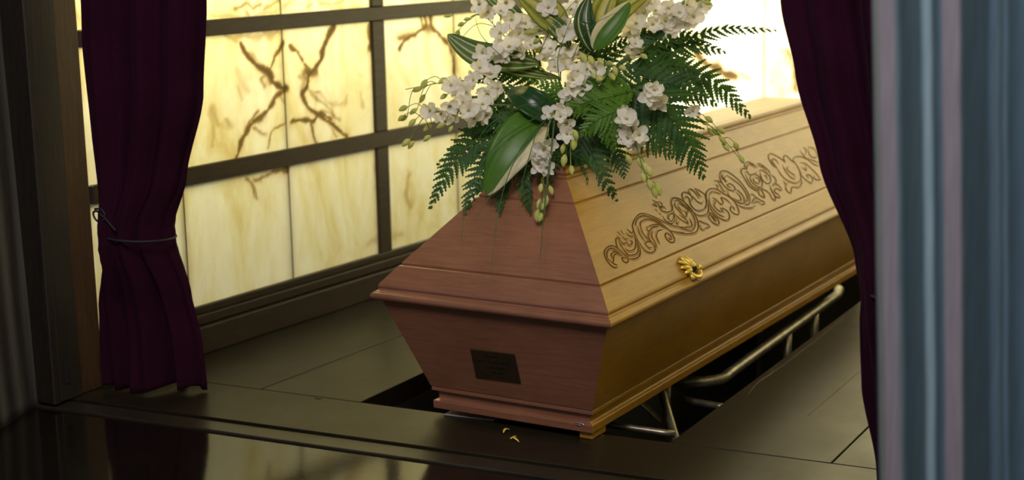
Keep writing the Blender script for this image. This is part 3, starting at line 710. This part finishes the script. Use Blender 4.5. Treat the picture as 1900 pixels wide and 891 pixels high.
# fallen petal shreds on the floor
def petal(pts, w, label):
    bm = bmesh.new(); c = crom([atz(x, y, .0) for x, y in pts], 6); n = len(c)
    tube(bm, [p+Vector((0, 0, .004+.004*math.sin(math.pi*i/(n-1)))) for i, p in enumerate(c)], [w*(.25+.75*math.sin(math.pi*i/(n-1))) for i in range(n)], 7, (Vector((0, 0, 1)), .35))
    return bm, label
M_PETY = simple('yellow petal', (.80, .60, .08), .5)
bm, lb = petal([(934, 806), (938, 801.5), (946, 800.5)], .004, '')
tag(obj('petal_shred', bm, M_PETY, smooth=True), 'yellow curved petal shred on the dark floor, the one nearer the coffin', 'petal', 'fallen petal shreds')
bm, lb = petal([(946, 817), (953, 817.5), (963, 823)], .004, '')
c2 = crom([atz(948, 818), atz(953, 814.5), atz(958, 813)], 5); tube(bm, [p+Vector((0, 0, .005)) for p in c2], [.0008, .002, .0025, .002, .0015, .0008], 6)
tag(obj('petal_shred', bm, M_PETY, smooth=True), 'yellow forked petal shred on the dark floor, nearest the threshold', 'petal', 'fallen petal shreds')
# ------------------------------------------------------------------ white flower spray on the lid
def leafy(name, stops, rough=.42, trans=.35, attr=None, spec=.4):
    m = MT(name)
    if attr: fac = m.n('Attribute', attribute_name=attr).outputs['Fac']; c = m.ramp(fac, stops[0], 'LINEAR'); nz = m.noise(m.coord((1, 1, 1), 'World'), 60, 3); c = m.mix(.35, c, m.mix(1, c, m.ramp(nz, [(.3, (.5, .5, .5)), (.7, (1, 1, 1))]), 'MULTIPLY'))
    else: c = m.ramp(m.noise(m.coord((1, 1, 1), 'World'), 22, 4), stops)
    m.set(Base_Color=c, Roughness=rough, Specular_IOR_Level=spec)
    tr = m.n('BsdfTranslucent'); m.l(c, tr.inputs['Color']); mx = m.n('MixShader'); mx.inputs[0].default_value = trans
    m.l(m.b.outputs[0], mx.inputs[1]); m.l(tr.outputs[0], mx.inputs[2]); m.l(mx.outputs[0], m.out.inputs['Surface']); return m.m
M_FERN_D = leafy('dark fern green', [(.3, (.016, .060, .012)), (.7, (.045, .130, .020))], .5, .3)
M_FERN_L = leafy('fresh fern green', [(.3, (.055, .150, .012)), (.7, (.12, .26, .025))], .42, .3)
M_STEM = leafy('pale green stem', [(.3, (.10, .17, .03)), (.7, (.22, .30, .06))], .5, .1)
M_GRASS = leafy('grass blade green', [(.3, (.03, .09, .02)), (.7, (.07, .17, .04))], .45, .2)
M_PETAL = leafy('white orchid petal', [(.3, (.93, .89, .80)), (.7, (.98, .96, .91))], .5, .45, None, .3)
M_THROAT = leafy('yellow green orchid throat', [(.3, (.50, .52, .12)), (.7, (.70, .66, .26))], .5, .4)
M_BUD = leafy('yellow green orchid bud', [(.3, (.50, .56, .12)), (.7, (.76, .76, .30))], .5, .35)
GR, GD, CRM, YEL = (.10, .235, .020), (.024, .085, .016), (.82, .75, .45), (.62, .57, .10)
M_LEAF_DARK = leafy('dark glossy leaf', [[(0, GD), (.46, (.02, .07, .02)), (.5, (.06, .13, .06)), (.54, (.02, .07, .02)), (1, GD)]], .25, .2, 'across')
M_LEAF_EDGE = leafy('green leaf with a cream edge', [[(0, GR), (.20, (.095, .24, .025)), (.49, GR), (.51, (.12, .24, .06)), (.53, GR), (.72, (.095, .24, .025)), (.76, CRM), (1, (.85, .78, .52))]], .38, .3, 'across')
M_LEAF_BOTH = leafy('dark leaf with cream lines', [[(0, GD), (.18, GD), (.22, CRM), (.28, GD), (.55, GD), (.60, CRM), (.66, GD), (1, (.03, .09, .02))]], .35, .3, 'across')
M_LEAF_STRIPE = leafy('green leaf with pale stripes', [[(0, GR), (.12, (.10, .22, .02)), (.18, CRM), (.24, GR), (.40, (.095, .24, .025)), (.46, CRM), (.52, (.08, .20, .02)), (.70, GR), (.76, CRM), (.80, (.06, .16, .02)), (1, GR)]], .45, .45, 'across')
M_LEAF_YEL = leafy('yellow leaf with green stripes', [[(0, GR), (.12, YEL), (.28, (.16, .26, .03)), (.36, YEL), (.55, (.75, .66, .20)), (.62, (.12, .24, .03)), (.72, YEL), (.9, YEL), (1, (.10, .22, .03))]], .4, .45, 'across')
rnd = random.Random(21)
BASE = Vector((.345, .50, .662)); D0 = (BASE-CAM).dot(_f)
HULL = [(Vector((0, .06, .4185)), Vector((0, -.1635, .147)).normalized()), (Vector((W-.06, 0, .4185)), Vector((.1635, 0, .147)).normalized()), (Vector((0, 0, .664)), Vector((0, 0, 1))), (Vector((.06, 0, .4185)), Vector((-.1635, 0, .147)).normalized())]
def lift_off(p, gap=.012):
    """keep a point outside the coffin lid"""
    s = max((p-a).dot(n) for a, n in HULL)
    gap = gap+.020*max(0, min(1, (p.z-.600)/.03)) if p.z < .664 else gap   # the top moulding stands proud
    if s < gap:
        a, n = max(HULL[:3], key=lambda h: (p-h[0]).dot(h[1])); p = p+n*(gap-s)
    return p
def pd(px, py, e=0.0, gap=.012):
    d = ray(px, py); ent = -9
    for a, n in HULL[:3]:
        k = d.dot(n)
        if k < 0: ent = max(ent, (a+n*gap-CAM).dot(n)/k)
    P = CAM+d*ent
    dep = D0+e
    if (P-HULL[3][0]).dot(HULL[3][1]) < gap: dep = min(dep, ent)
    return CAM+d*dep
flow = thing('flower_arrangement', BASE, 'large spray of white orchids, ferns and striped leaves on the coffin lid', 'flowers')
bm = bmesh.new(); bmesh.ops.create_icosphere(bm, subdivisions=4, radius=1)
for v in bm.verts:
    k = 1+.22*noise.noise(v.co*2.6+Vector((3, 1, 2))); v.co = Vector((v.co.x*.085*k, v.co.y*.15*k, max(v.co.z, -.55)*.075*k))+BASE+Vector((0, .0, .044)); v.co.z = max(v.co.z, .6635)
    
obj('floral_foam', bm, simple('dark green floral foam', (.012, .030, .012), .9), flow, True)
HEART = BASE+Vector((0, 0, .07))
def to_cam(p): return (CAM-p).normalized()
def fern(pts, width, n, mat, seed, tocam=.8, droop=.12, keep=True):
    rg = random.Random(seed); P = [pd(*p) for p in pts]
    path = crom(P, 14); N_ = len(path)
    ln = [0]
    for a, b in zip(path, path[1:]): ln.append(ln[-1]+(b-a).length)
    tot = ln[-1]; wm = width/F_PX*D0
    bm = bmesh.new(); mid = path[N_//2]
    nrm = (to_cam(mid)*tocam+Vector((0, 0, 1))*(1-tocam)*1.2+Vector((rg.uniform(-.25, .25), rg.uniform(-.25, .25), rg.uniform(-.1, .2)))).normalized()
    def ev(t):
        s = t*tot; i = 0
        while i < N_-2 and ln[i+1] < s: i += 1
        k = (s-ln[i])/max(1e-9, ln[i+1]-ln[i]); p = path[i].lerp(path[i+1], k); d = (path[min(i+2, N_-1)]-path[i]).normalized(); return p, d
    tube(bm, path, [.0016*(1-.7*i/N_) for i in range(N_)], 5)
    for k in range(n):
        t = .10+.88*(k/(n-1))**.92
        shape = (min(1, (t+.02)/.24))**.6*(1-t)**.80+.03
        for sd in (-1, 1):
            tt = min(.995, t+rg.uniform(-.008, .008)+(.012 if sd > 0 else 0)); p, d = ev(tt)
            a = nrm-d*nrm.dot(d); a.normalize(); side = d.cross(a)*sd
            l_ = wm*.5*shape*rg.uniform(.88, 1.08)*1.25
            ang = math.radians(62-22*t+rg.uniform(-5, 5))
            dr = (d*math.cos(ang)+side*math.sin(ang)).normalized()
            dr = (dr-a*droop*rg.uniform(.2, 1.6)).normalized()
            bend = -a*droop*l_*rg.uniform(.2, 1.2)+d*l_*.16
            wl_ = min(tot/n*.56, .0115)*(.50+.6*shape)+l_*.035
            m_ = max(3, int(l_/.0062)); m_ = min(m_, 9)
            perp = a.cross(dr).normalized()
            ax = [p+dr*(l_*u/m_)+bend*(u/m_)**2 for u in range(m_+1)]
            if keep: ax = [lift_off(q_, .006) for q_ in ax]
            av = [bm.verts.new(q_) for q_ in ax]
            for s2 in (-1, 1):
                prev = bm.verts.new(ax[0]+perp*s2*wl_*.30)
                for u in range(m_):
                    uu = (u+.55)/m_; h = wl_*(1-uu)**.62*(.70+.30*min(1, uu*5))+.0004
                    tooth = bm.verts.new(ax[u].lerp(ax[u+1], .92)+perp*s2*h*rg.uniform(.92, 1.1)-a*h*.30)
                    hn = wl_*(1-(u+1)/m_)**.62*.60
                    f = bm.faces.new((av[u], prev, tooth, av[u+1]) if s2 > 0 else (av[u+1], tooth, prev, av[u]))
                    if u < m_-1:
                        nt = bm.verts.new(ax[u+1]+perp*s2*hn-a*hn*.18)
                        bm.faces.new((av[u+1], tooth, nt) if s2 > 0 else (av[u+1], nt, tooth)); prev = nt
    return obj('fern_frond', bm, mat, flow)
FE = [ # (px, py, depth offset) from base to tip, width px, pinna pairs, light?
 ([(985, 245, -.05), (890, 262, -.06), (835, 312, -.08), (798, 386, -.09)], 92, 20, 0, .85),
 ([(985, 215, -.02), (905, 225, -.02), (850, 275, -.03), (812, 305, -.03)], 70, 16, 0, .8),
 ([(985, 255, -.09), (930, 290, -.11), (890, 330, -.13), (862, 395, -.16)], 86, 17, 0, .85),
 ([(1000, 265, -.12), (960, 310, -.15), (935, 350, -.18), (928, 398, -.22)], 74, 16, 0, .9),
 ([(1010, 270, -.13), (985, 310, -.17), (978, 350, -.2), (985, 396, -.22)], 66, 15, 0, .9),
 ([(1000, 180, .02), (930, 175, .02), (880, 190, .02), (835, 215, .0)], 62, 15, 0, .7),
 ([(1010, 150, .05), (950, 135, .06), (900, 140, .06), (868, 160, .06)], 60, 14, 0, .7),
 ([(1080, 245, -.15), (1100, 290, -.18), (1120, 330, -.2), (1145, 373, -.2)], 62, 12, 0, .9),
 ([(1050, 260, -.15), (1055, 290, -.18), (1068, 315, -.2), (1085, 345, -.2)], 58, 12, 0, .9),
 ([(1110, 240, -.14), (1140, 275, -.16), (1150, 300, -.17), (1158, 330, -.18)], 64, 13, 0, .85),
 ([(1160, 150, -.12), (1215, 190, -.16), (1265, 245, -.17), (1306, 329, -.16)], 138, 19, 0, .9),
 ([(1150, 200, -.14), (1190, 235, -.16), (1220, 265, -.17), (1248, 292, -.17)], 90, 15, 0, .9),
 ([(1160, 120, -.02), (1240, 132, -.02), (1320, 150, .0), (1392, 217, .02)], 104, 22, 0, .8),
 ([(1170, 110, .05), (1250, 85, .08), (1340, 55, .12), (1442, 56, .15)], 66, 22, 0, .75),
 ([(1170, 105, .03), (1230, 95, .06), (1290, 85, .08), (1345, 97, .08)], 76, 17, 0, .7),
 ([(1160, 95, .02), (1210, 80, .04), (1265, 66, .06), (1315, 70, .06)], 58, 15, 0, .7),
 ([(1165, 125, -.04), (1225, 122, -.04), (1270, 126, -.03), (1310, 150, -.03)], 80, 16, 0, .75),
 ([(1160, 140, -.08), (1220, 150, -.09), (1270, 165, -.1), (1330, 195, -.1)], 84, 17, 0, .85),
 ([(1185, 165, -.18), (1130, 180, -.22), (1085, 190, -.23), (1050, 212, -.22)], 110, 15, 1, .95),
 ([(1170, 195, -.2), (1135, 210, -.23), (1105, 225, -.24), (1080, 250, -.24)], 80, 13, 1, .95),
 ([(1090, 185, -.18), (1120, 225, -.22), (1130, 250, -.23), (1140, 280, -.23)], 70, 12, 1, .9),
 ([(1070, 190, -.16), (1030, 165, -.19), (1005, 155, -.19), (980, 150, -.18)], 44, 12, 1, .9),
 ([(1100, 150, -.06), (1150, 135, -.08), (1185, 130, -.08), (1215, 142, -.08)], 64, 13, 0, .85),
 ([(1060, 230, -.1), (1040, 270, -.14), (1030, 300, -.16), (1026, 345, -.19)], 66, 14, 0, .9),
 ([(1000, 205, -.06), (945, 225, -.08), (905, 230, -.08), (870, 250, -.08)], 62, 15, 0, .8),
 ([(960, 190, .0), (925, 200, .0), (890, 205, -.01), (868, 232, -.02)], 50, 13, 0, .8),
 ([(1060, 120, .1), (1030, 60, .12), (1010, 20, .14), (1000, -30, .15)], 60, 14, 0, .6),
 ([(1110, 110, .1), (1130, 60, .12), (1150, 20, .14), (1160, -30, .15)], 60, 14, 0, .6),
 ([(1090, 205, -.12), (1150, 215, -.15), (1180, 230, -.16), (1205, 262, -.17)], 66, 13, 0, .9),
 ([(1120, 130, -.02), (1090, 100, .0), (1075, 80, .02), (1060, 50, .03)], 60, 12, 0, .8),
 ([(1060, 150, -.05), (1100, 160, -.1), (1140, 165, -.12), (1180, 150, -.12)], 70, 14, 0, .9),
 ([(1060, 170, -.08), (1010, 190, -.12), (985, 205, -.13), (960, 235, -.13)], 60, 13, 0, .9),
 ([(1150, 160, -.1), (1190, 180, -.13), (1230, 215, -.14), (1262, 265, -.14)], 84, 15, 0, .9),
 ([(1130, 170, -.1), (1160, 190, -.13), (1185, 215, -.15), (1195, 250, -.16)], 70, 13, 0, .9),
 ([(1100, 220, -.14), (1080, 260, -.17), (1075, 290, -.18), (1090, 325, -.19)], 70, 13, 0, .9),
 ([(1020, 240, -.12), (1000, 280, -.16), (1005, 315, -.18), (1015, 345, -.19)], 64, 13, 0, .9),
 ([(1010, 130, .02), (980, 110, .02), (960, 100, .02), (935, 105, .02)], 50, 12, 0, .8),
 ([(1170, 90, .02), (1190, 70, .02), (1215, 60, .03), (1245, 68, .03)], 60, 12, 0, .8),
 ([(1090, 130, .02), (1130, 100, .0), (1160, 80, .0), (1190, 75, .0)], 60, 12, 0, .8),
]
for i, (pts, w_, n_, li, tc) in enumerate(FE): fern(pts, w_*1.1, max(10, int(n_*.85)), M_FERN_L if li else M_FERN_D, 100+i, tc)
def leaf(pts, width, mat, face_to=None, cup=.18, label=None, peak=.45, flip=1, twist=0):
    P = [pd(*p) for p in pts]; path = crom(P, 12); n = len(path); wm = width/F_PX*D0*.5
    bm = bmesh.new(); lay = bm.verts.layers.float.new('across'); rows = []; m_ = 12
    for i, p in enumerate(path):
        t = i/(n-1); d = (path[min(i+1, n-1)]-path[max(i-1, 0)]).normalized()
        nn = (face_to if face_to is not None else to_cam(p)+Vector((0, 0, .3))); nn = nn-d*nn.dot(d); nn.normalize()
        if twist: nn = Matrix.Rotation(twist*t, 3, d) @ nn
        sd = d.cross(nn)*flip
        w = wm*(math.sin(math.pi*min(1, max(0, t**(math.log(.5)/math.log(peak)))))**.75)+.0004
        row = []
        for k in range(m_+1):
            u = k/m_*2-1
            rib = .0012*math.cos(u*16)*min(1, w/.01)
            q_ = p+sd*(u*w)-nn*(cup*w*(1-abs(u)) if False else -cup*w*abs(u)**1.5)+nn*rib
            v = bm.verts.new(lift_off(q_, .008)); v[lay] = k/m_; row.append(v)
        rows.append(row)
    for a, b in zip(rows, rows[1:]):
        for k in range(m_):
            f = bm.faces.new((a[k], a[k+1], b[k+1], b[k])); f.smooth = True
    o = obj('leaf', bm, mat, flow); o.modifiers.new('thickness', 'SOLIDIFY').thickness = .0006
    if label: o['label'] = label
    return o
leaf([(1008, 218, -.2), (975, 245, -.24), (935, 300, -.26), (903, 362, -.25)], 78, M_LEAF_EDGE, None, .15, 'broad green leaf with a cream edge, hanging at the front', .42, -1)
leaf([(1050, 222, -.19), (1010, 205, -.23), (970, 180, -.22), (946, 165, -.15)], 50, M_LEAF_DARK, None, .25, 'dark glossy green leaf', .5, 1)
leaf([(1000, 118, .0), (940, 112, -.02), (880, 98, -.02), (830, 64, -.01)], 52, M_LEAF_STRIPE, None, .15, 'pale striped green leaf pointing left', .5)
leaf([(1040, 145, .03), (960, 130, .0), (900, 112, .0), (850, 98, .0)], 30, M_LEAF_STRIPE, None, .15, None, .5)
leaf([(1102, 92, -.08), (1120, 65, -.09), (1145, 35, -.09), (1168, 4, -.08)], 44, M_LEAF_EDGE, None, .3, 'dark green leaf with one cream edge', .45, -1)
leaf([(1100, 95, -.06), (1088, 60, -.07), (1084, 30, -.07), (1092, -5, -.06)], 40, M_LEAF_BOTH, None, .3)
leaf([(1100, 90, -.04), (1112, 50, -.04), (1122, 10, -.03), (1150, -40, -.02)], 50, M_LEAF_YEL, None, .25)
leaf([(1105, 75, -.01), (1140, 30, .0), (1170, 5, .0), (1215, -20, .02)], 44, M_LEAF_YEL, None, .25)
leaf([(1052, 75, -.03), (1030, 40, -.05), (1000, 12, -.04), (960, -15, -.02)], 58, M_LEAF_YEL, None, .2, None, .5)
leaf([(1055, 90, -.04), (1040, 60, -.05), (1020, 40, -.05), (990, 25, -.04)], 34, M_LEAF_STRIPE, None, .25)
leaf([(1010, 100, .04), (960, 40, .05), (930, 10, .06), (890, -20, .07)], 38, M_LEAF_STRIPE, None, .2)
leaf([(1200, 60, .08), (1270, 20, .1), (1300, 5, .1), (1330, -20, .11)], 30, M_LEAF_STRIPE, None, .25)
leaf([(1150, 120, -.02), (1220, 60, .04), (1250, 30, .06), (1285, -10, .07)], 26, M_LEAF_STRIPE, None, .25)
# long grass blades hanging over the end of the lid
for i, (pts, w_) in enumerate([([(1000, 215, -.24), (930, 260, -.28), (880, 330, -.3), (858, 420, -.34), (859, 462, -.36)], .0016), ([(1020, 215, -.24), (970, 270, -.28), (935, 350, -.33), (918, 440, -.38), (910, 522, -.42)], .0013),
   ([(1030, 205, -.26), (1024, 270, -.3), (1014, 350, -.34), (1007, 420, -.38), (1002, 480, -.42)], .0026), ([(1000, 230, -.26), (985, 280, -.28), (968, 345, -.32), (962, 400, -.34)], .0012), ([(1010, 225, -.25), (950, 300, -.28), (905, 370, -.32), (880, 410, -.34)], .0011),
   ([(1040, 160, -.2), (1035, 110, -.22), (1050, 60, -.22), (1075, 0, -.2)], .0012), ([(1010, 190, -.24), (960, 200, -.28), (900, 240, -.3), (872, 300, -.32)], .0010), ([(1060, 120, -.2), (1075, 80, -.22), (1110, 40, -.22), (1180, 10, -.2)], .0010),
   ([(950, 120, -.1), (915, 90, -.12), (890, 60, -.12), (880, 20, -.1)], .0010), ([(1000, 100, -.1), (1020, 60, -.14), (1050, 20, -.14), (1090, -20, -.1)], .0012)]):
    bm = bmesh.new(); c = [lift_off(pd(*p), .014) for p in pts]; c = [lift_off(p, .010) for p in crom(c, 10)]
    tube(bm, c, [w_, w_, w_*.9, w_*.6, w_*.25], 6); obj('grass_blade', bm, M_GRASS, flow)
# one orchid blossom and one bud, then copies
def petal_mesh(bm, L_, Wd, ang, tilt, curl, mi, base=.002, ripple=0):
    R_ = Matrix.Rotation(ang, 4, 'Z') @ Matrix.Rotation(tilt, 4, 'X'); nu, nv = 6, 9; g = []
    for j in range(nv+1):
        t = 1-(1-j/nv)**1.5; k_ = .12+.88*t**1.05; w = Wd*max(0, 1-(2*min(1, k_**1.25)-1)**2)**.55*(1 if t < 1 else 0)+.0004; row = []
        for i in range(nu+1):
            u = i/nu*2-1
            row.append(bm.verts.new(R_ @ Vector((u*w*.5, base+L_*t, curl*L_*t*t+.16*Wd*u*u-ripple*math.sin(u*5+t*6)*t))))
        g.append(row)
    for a, b in zip(g, g[1:]):
        for i in range(nu): f = bm.faces.new((a[i], a[i+1], b[i+1], b[i])); f.smooth = True; f.material_index = mi
def blossom_mesh(seed, open_=1.0):
    rg = random.Random(seed); bm = bmesh.new()
    k = .0255
    petal_mesh(bm, k*1.05, k*.64, rg.uniform(-.15, .15), .45*(2-open_)+rg.uniform(-.3, .4), rg.uniform(-.35, .35), 0)
    for s in (-1, 1):
        petal_mesh(bm, k*1.10, k*1.02, s*math.radians(74+rg.uniform(-12, 12)), .35*(2-open_)+rg.uniform(-.35, .4), rg.uniform(-.45, .25), 0, .002, .0018)
        petal_mesh(bm, k*1.10, k*.66, s*math.radians(142+rg.uniform(-12, 12)), .40*(2-open_)+rg.uniform(-.35, .4), rg.uniform(-.4, .25), 0)
    petal_mesh(bm, k*.80, k*.78, math.pi+rg.uniform(-.1, .1), .95, -.55, 0, .001, .001)
    petal_mesh(bm, k*.36, k*.42, math.pi, 1.1, .2, 1, .0)
    ellipsoid(bm, Matrix.Translation((0, .0015, .004)) @ Matrix.Diagonal((.0028, .003, .0045, 1)), 8, 6, 1)
    me = bpy.data.meshes.new('blossom'); bm.normal_update(); bm.to_mesh(me); bm.free(); me.materials.append(M_PETAL); me.materials.append(M_THROAT); return me
def bud_mesh():
    bm = bmesh.new(); prof = [(0, .0012), (.003, .0035), (.008, .0056), (.013, .0056), (.018, .0036), (.022, .0006)]
    tube(bm, [Vector((.0009*math.sin(z*200), 0, z)) for z, _ in prof], [r for _, r in prof], 9)
    me = bpy.data.meshes.new('bud'); bm.to_mesh(me); bm.free(); me.materials.append(M_BUD); return me
BL = [blossom_mesh(i, o_) for i, o_ in enumerate((1.0, .8, 1.15, .5, .9, 1.1))]; BD = bud_mesh()
def spray(path, blooms, buds, label, bs=1.0, ds=1.0, seed=0):
    rg = random.Random(seed+50); P = [pd(*p) for p in path]; c = [lift_off(p, .006) for p in crom(P, 8)]
    bm = bmesh.new(); tube(bm, c, [.0022, .0019, .0014, .0009], 6); anchors = []
    def ped(p):
        j = min(range(len(c)), key=lambda i: (c[i]-p).length); a = c[max(0, j-2)]
        m_ = a.lerp(p, .5)+Vector((0, 0, .25*(a-p).length))
        tube(bm, crom([a, m_, p], 5), [.0011, .0009], 5)
    for b in blooms:
        x, y, e = b[:3]; p = lift_off(pd(x, y, e, .02), .016)
        out = (p-HEART); out.normalize()
        fdir_ = (to_cam(p)*.75+out*.45+Vector((rg.uniform(-.45, .45), rg.uniform(-.35, .35), rg.uniform(-.45, .35)))).normalized()
        q_ = fdir_.to_track_quat('Z', 'Y') @ Matrix.Rotation(rg.uniform(-.7, .7), 3, 'Z').to_quaternion()
        s = bs*rg.uniform(.9, 1.2)*(b[3] if len(b) > 3 else 1); anchors.append(('blossom', BL[rg.randrange(6)], p, q_, s)); ped(p-fdir_*.003)
    for b in buds:
        x, y, e = b[:3]; p = lift_off(pd(x, y, e, .012), .010)
        dv = (Vector((rg.uniform(-.5, .5), rg.uniform(-.5, .5), rg.uniform(-1.3, -.3)))+(p-HEART).normalized()*.8).normalized()
        anchors.append(('bud', BD, p-dv*.008, dv.to_track_quat('Z', 'X'), 1.3*ds*rg.uniform(.8, 1.15))); ped(p-dv*.008)
    st = obj('orchid_spray', bm, M_STEM, flow)
    if label: st['label'] = label
    inv = parent_inv(st)
    proto = {}
    for kind, me, p, q_, s in anchors:
        if me.name in proto: o = proto[me.name].copy()
        else: o = bpy.data.objects.new(kind, me); proto[me.name] = o
        o.name = kind; COL.objects.link(o); o.parent = st; o.matrix_parent_inverse = inv
        o.location = p; o.rotation_mode = 'QUATERNION'; o.rotation_quaternion = q_; o.scale = (s, s, s)
    return st
def J(pts, e, n=1, r=12, seed=1):
    rg = random.Random(seed); out = []
    for x, y in pts:
        for k in range(n): out.append((x+(rg.uniform(-r, r) if k else 0), y+(rg.uniform(-r, r) if k else 0), e+rg.uniform(-.03, .03)))
    return out
spray([(1010, 170, -.05), (930, 160, -.06), (850, 150, -.05), (752, 166, -.03)], J([(880, 148), (852, 165), (838, 158), (905, 175), (925, 165), (868, 172), (890, 128), (912, 140)], -.08, 1), J([(790, 152), (778, 166), (786, 180), (824, 148), (826, 178), (770, 205), (752, 218)], -.04), 'orchid spray reaching left with pale green buds', 1.0, 1.0, 1)
spray([(1000, 200, -.08), (920, 195, -.1), (840, 205, -.1), (790, 215, -.1), (757, 268, -.09)], J([(870, 205), (845, 215), (820, 212), (800, 205), (895, 195), (860, 190), (882, 220), (905, 215), (835, 196)], -.11, 1), J([(768, 225), (752, 200), (797, 235), (822, 232), (838, 238), (757, 262), (765, 266), (795, 255), (745, 218)], -.09), 'lower orchid spray reaching left', 1.0, .95, 2)
spray([(1020, 140, .0), (960, 90, .0), (920, 50, .02), (880, 5, .03)], J([(945, 88), (965, 62), (985, 85), (930, 62), (905, 22), (930, 22), (950, 38), (975, 45), (895, 98), (918, 100), (960, 78), (940, 5), (1000, 60), (890, 8), (935, 108), (970, 100)], -.03, 1), J([(858, 45), (850, 60), (868, 36), (832, 30), (846, 84)], .0), 'orchid spray at the top left', 1.0, .9, 3)
spray([(1040, 150, .02), (1040, 90, .0), (1050, 40, .0), (1065, -20, .02)], J([(1045, 68), (1020, 62), (1060, 20), (1050, 45), (1035, 30), (1070, 5), (1055, 90), (1060, 62), (1075, 35), (1040, 105), (1062, 108), (1022, 92), (1010, 112), (1030, 125), (1048, 128), (1005, 40), (1018, 15), (1000, 5)], -.03, 1), J([(998, 75), (1004, 92), (990, 60)], -.05), None, 1.0, 1.1, 4)
spray([(1130, 120, .02), (1180, 70, .03), (1220, 30, .04), (1290, -5, .05)], J([(1180, 45), (1195, 28), (1172, 20), (1210, 45), (1232, 38), (1240, 15), (1205, 8), (1225, 62), (1260, 25), (1285, 30), (1300, 12), (1170, 62), (1250, 48), (1272, 12), (1275, 42), (1190, 5), (1215, 22)], .03, 1), J([(1310, 5), (1322, -5), (1298, -5)], .04), 'orchid spray at the top right against the bright window', 1.05, 1, 5)
spray([(1080, 175, -.15), (1080, 145, -.19), (1100, 118, -.21), (1150, 128, -.21)], J([(1062, 148), (1072, 132), (1090, 130), (1060, 165), (1078, 160), (1105, 128), (1052, 178)], -.22, 1), J([(1095, 108), (1112, 112), (1128, 118), (1140, 128), (1120, 138), (1134, 140), (1085, 112), (1152, 126), (1100, 140), (1110, 148)], -.22), 'orchid spray with yellow green buds in the middle', .95, 1.1, 6)
spray([(1050, 190, -.18), (1028, 205, -.24), (1010, 270, -.28), (1008, 340, -.3), (1000, 400, -.32)], J([(1010, 275), (1000, 305), (1020, 268), (1015, 310), (1008, 290)], -.29, 1), J([(1004, 346), (1021, 350), (1002, 374), (1010, 380), (998, 394), (1004, 400), (1014, 368)], -.31), 'orchid spray hanging over the front of the lid', .9, 1.05, 7)
spray([(1060, 190, -.18), (1050, 210, -.24), (1058, 260, -.27), (1058, 318, -.29)], J([(1040, 216), (1022, 212), (1050, 230), (1052, 248), (1046, 205)], -.26, 1), J([(1066, 246), (1046, 272), (1048, 292), (1060, 312), (1066, 262)], -.28), None, .9, 1.1, 8)
spray([(1130, 190, -.15), (1165, 220, -.22), (1180, 270, -.24), (1200, 330, -.24), (1218, 356, -.23)], J([(1162, 222), (1155, 240), (1172, 238), (1185, 250), (1165, 256), (1160, 212), (1178, 262)], -.24, 1), J([(1164, 292), (1186, 298), (1200, 312), (1192, 326), (1204, 338), (1212, 352), (1218, 345), (1196, 306)], -.24), 'orchid spray hanging in front of the golden side', 1.0, 1.15, 9)
spray([(1230, 190, -.1), (1290, 215, -.13), (1330, 245, -.12), (1374, 296, -.1)], J([(1285, 205)], -.13), J([(1306, 228), (1316, 242), (1328, 246), (1338, 258), (1344, 270), (1364, 268), (1374, 292), (1312, 220), (1334, 240)], -.12), 'orchid stem of small buds trailing over the golden lid', .8, .9, 10)
spray([(1150, 160, -.1), (1185, 172, -.18), (1205, 172, -.2), (1222, 190, -.2)], J([(1213, 168), (1222, 184), (1208, 192), (1204, 176)], -.22, 1), [], None, 1.0, 1, 11)
spray([(1130, 100, .0), (1150, 95, -.05), (1170, 85, -.06), (1192, 95, -.06)], J([(1178, 82), (1172, 92)], -.07), J([(1192, 104)], -.08), None, .8, 1.2, 12)

# settle every hanging piece just clear of the lid
for o in flow.children:
    if o.type != 'MESH' or o.name.startswith('floral_foam'): continue
    off = o.matrix_parent_inverse @ Vector((0, 0, 0)) if False else None
    for v in o.data.vertices:
        q_ = lift_off(v.co, .009)
        if (q_-v.co).length > 1e-6: v.co = q_
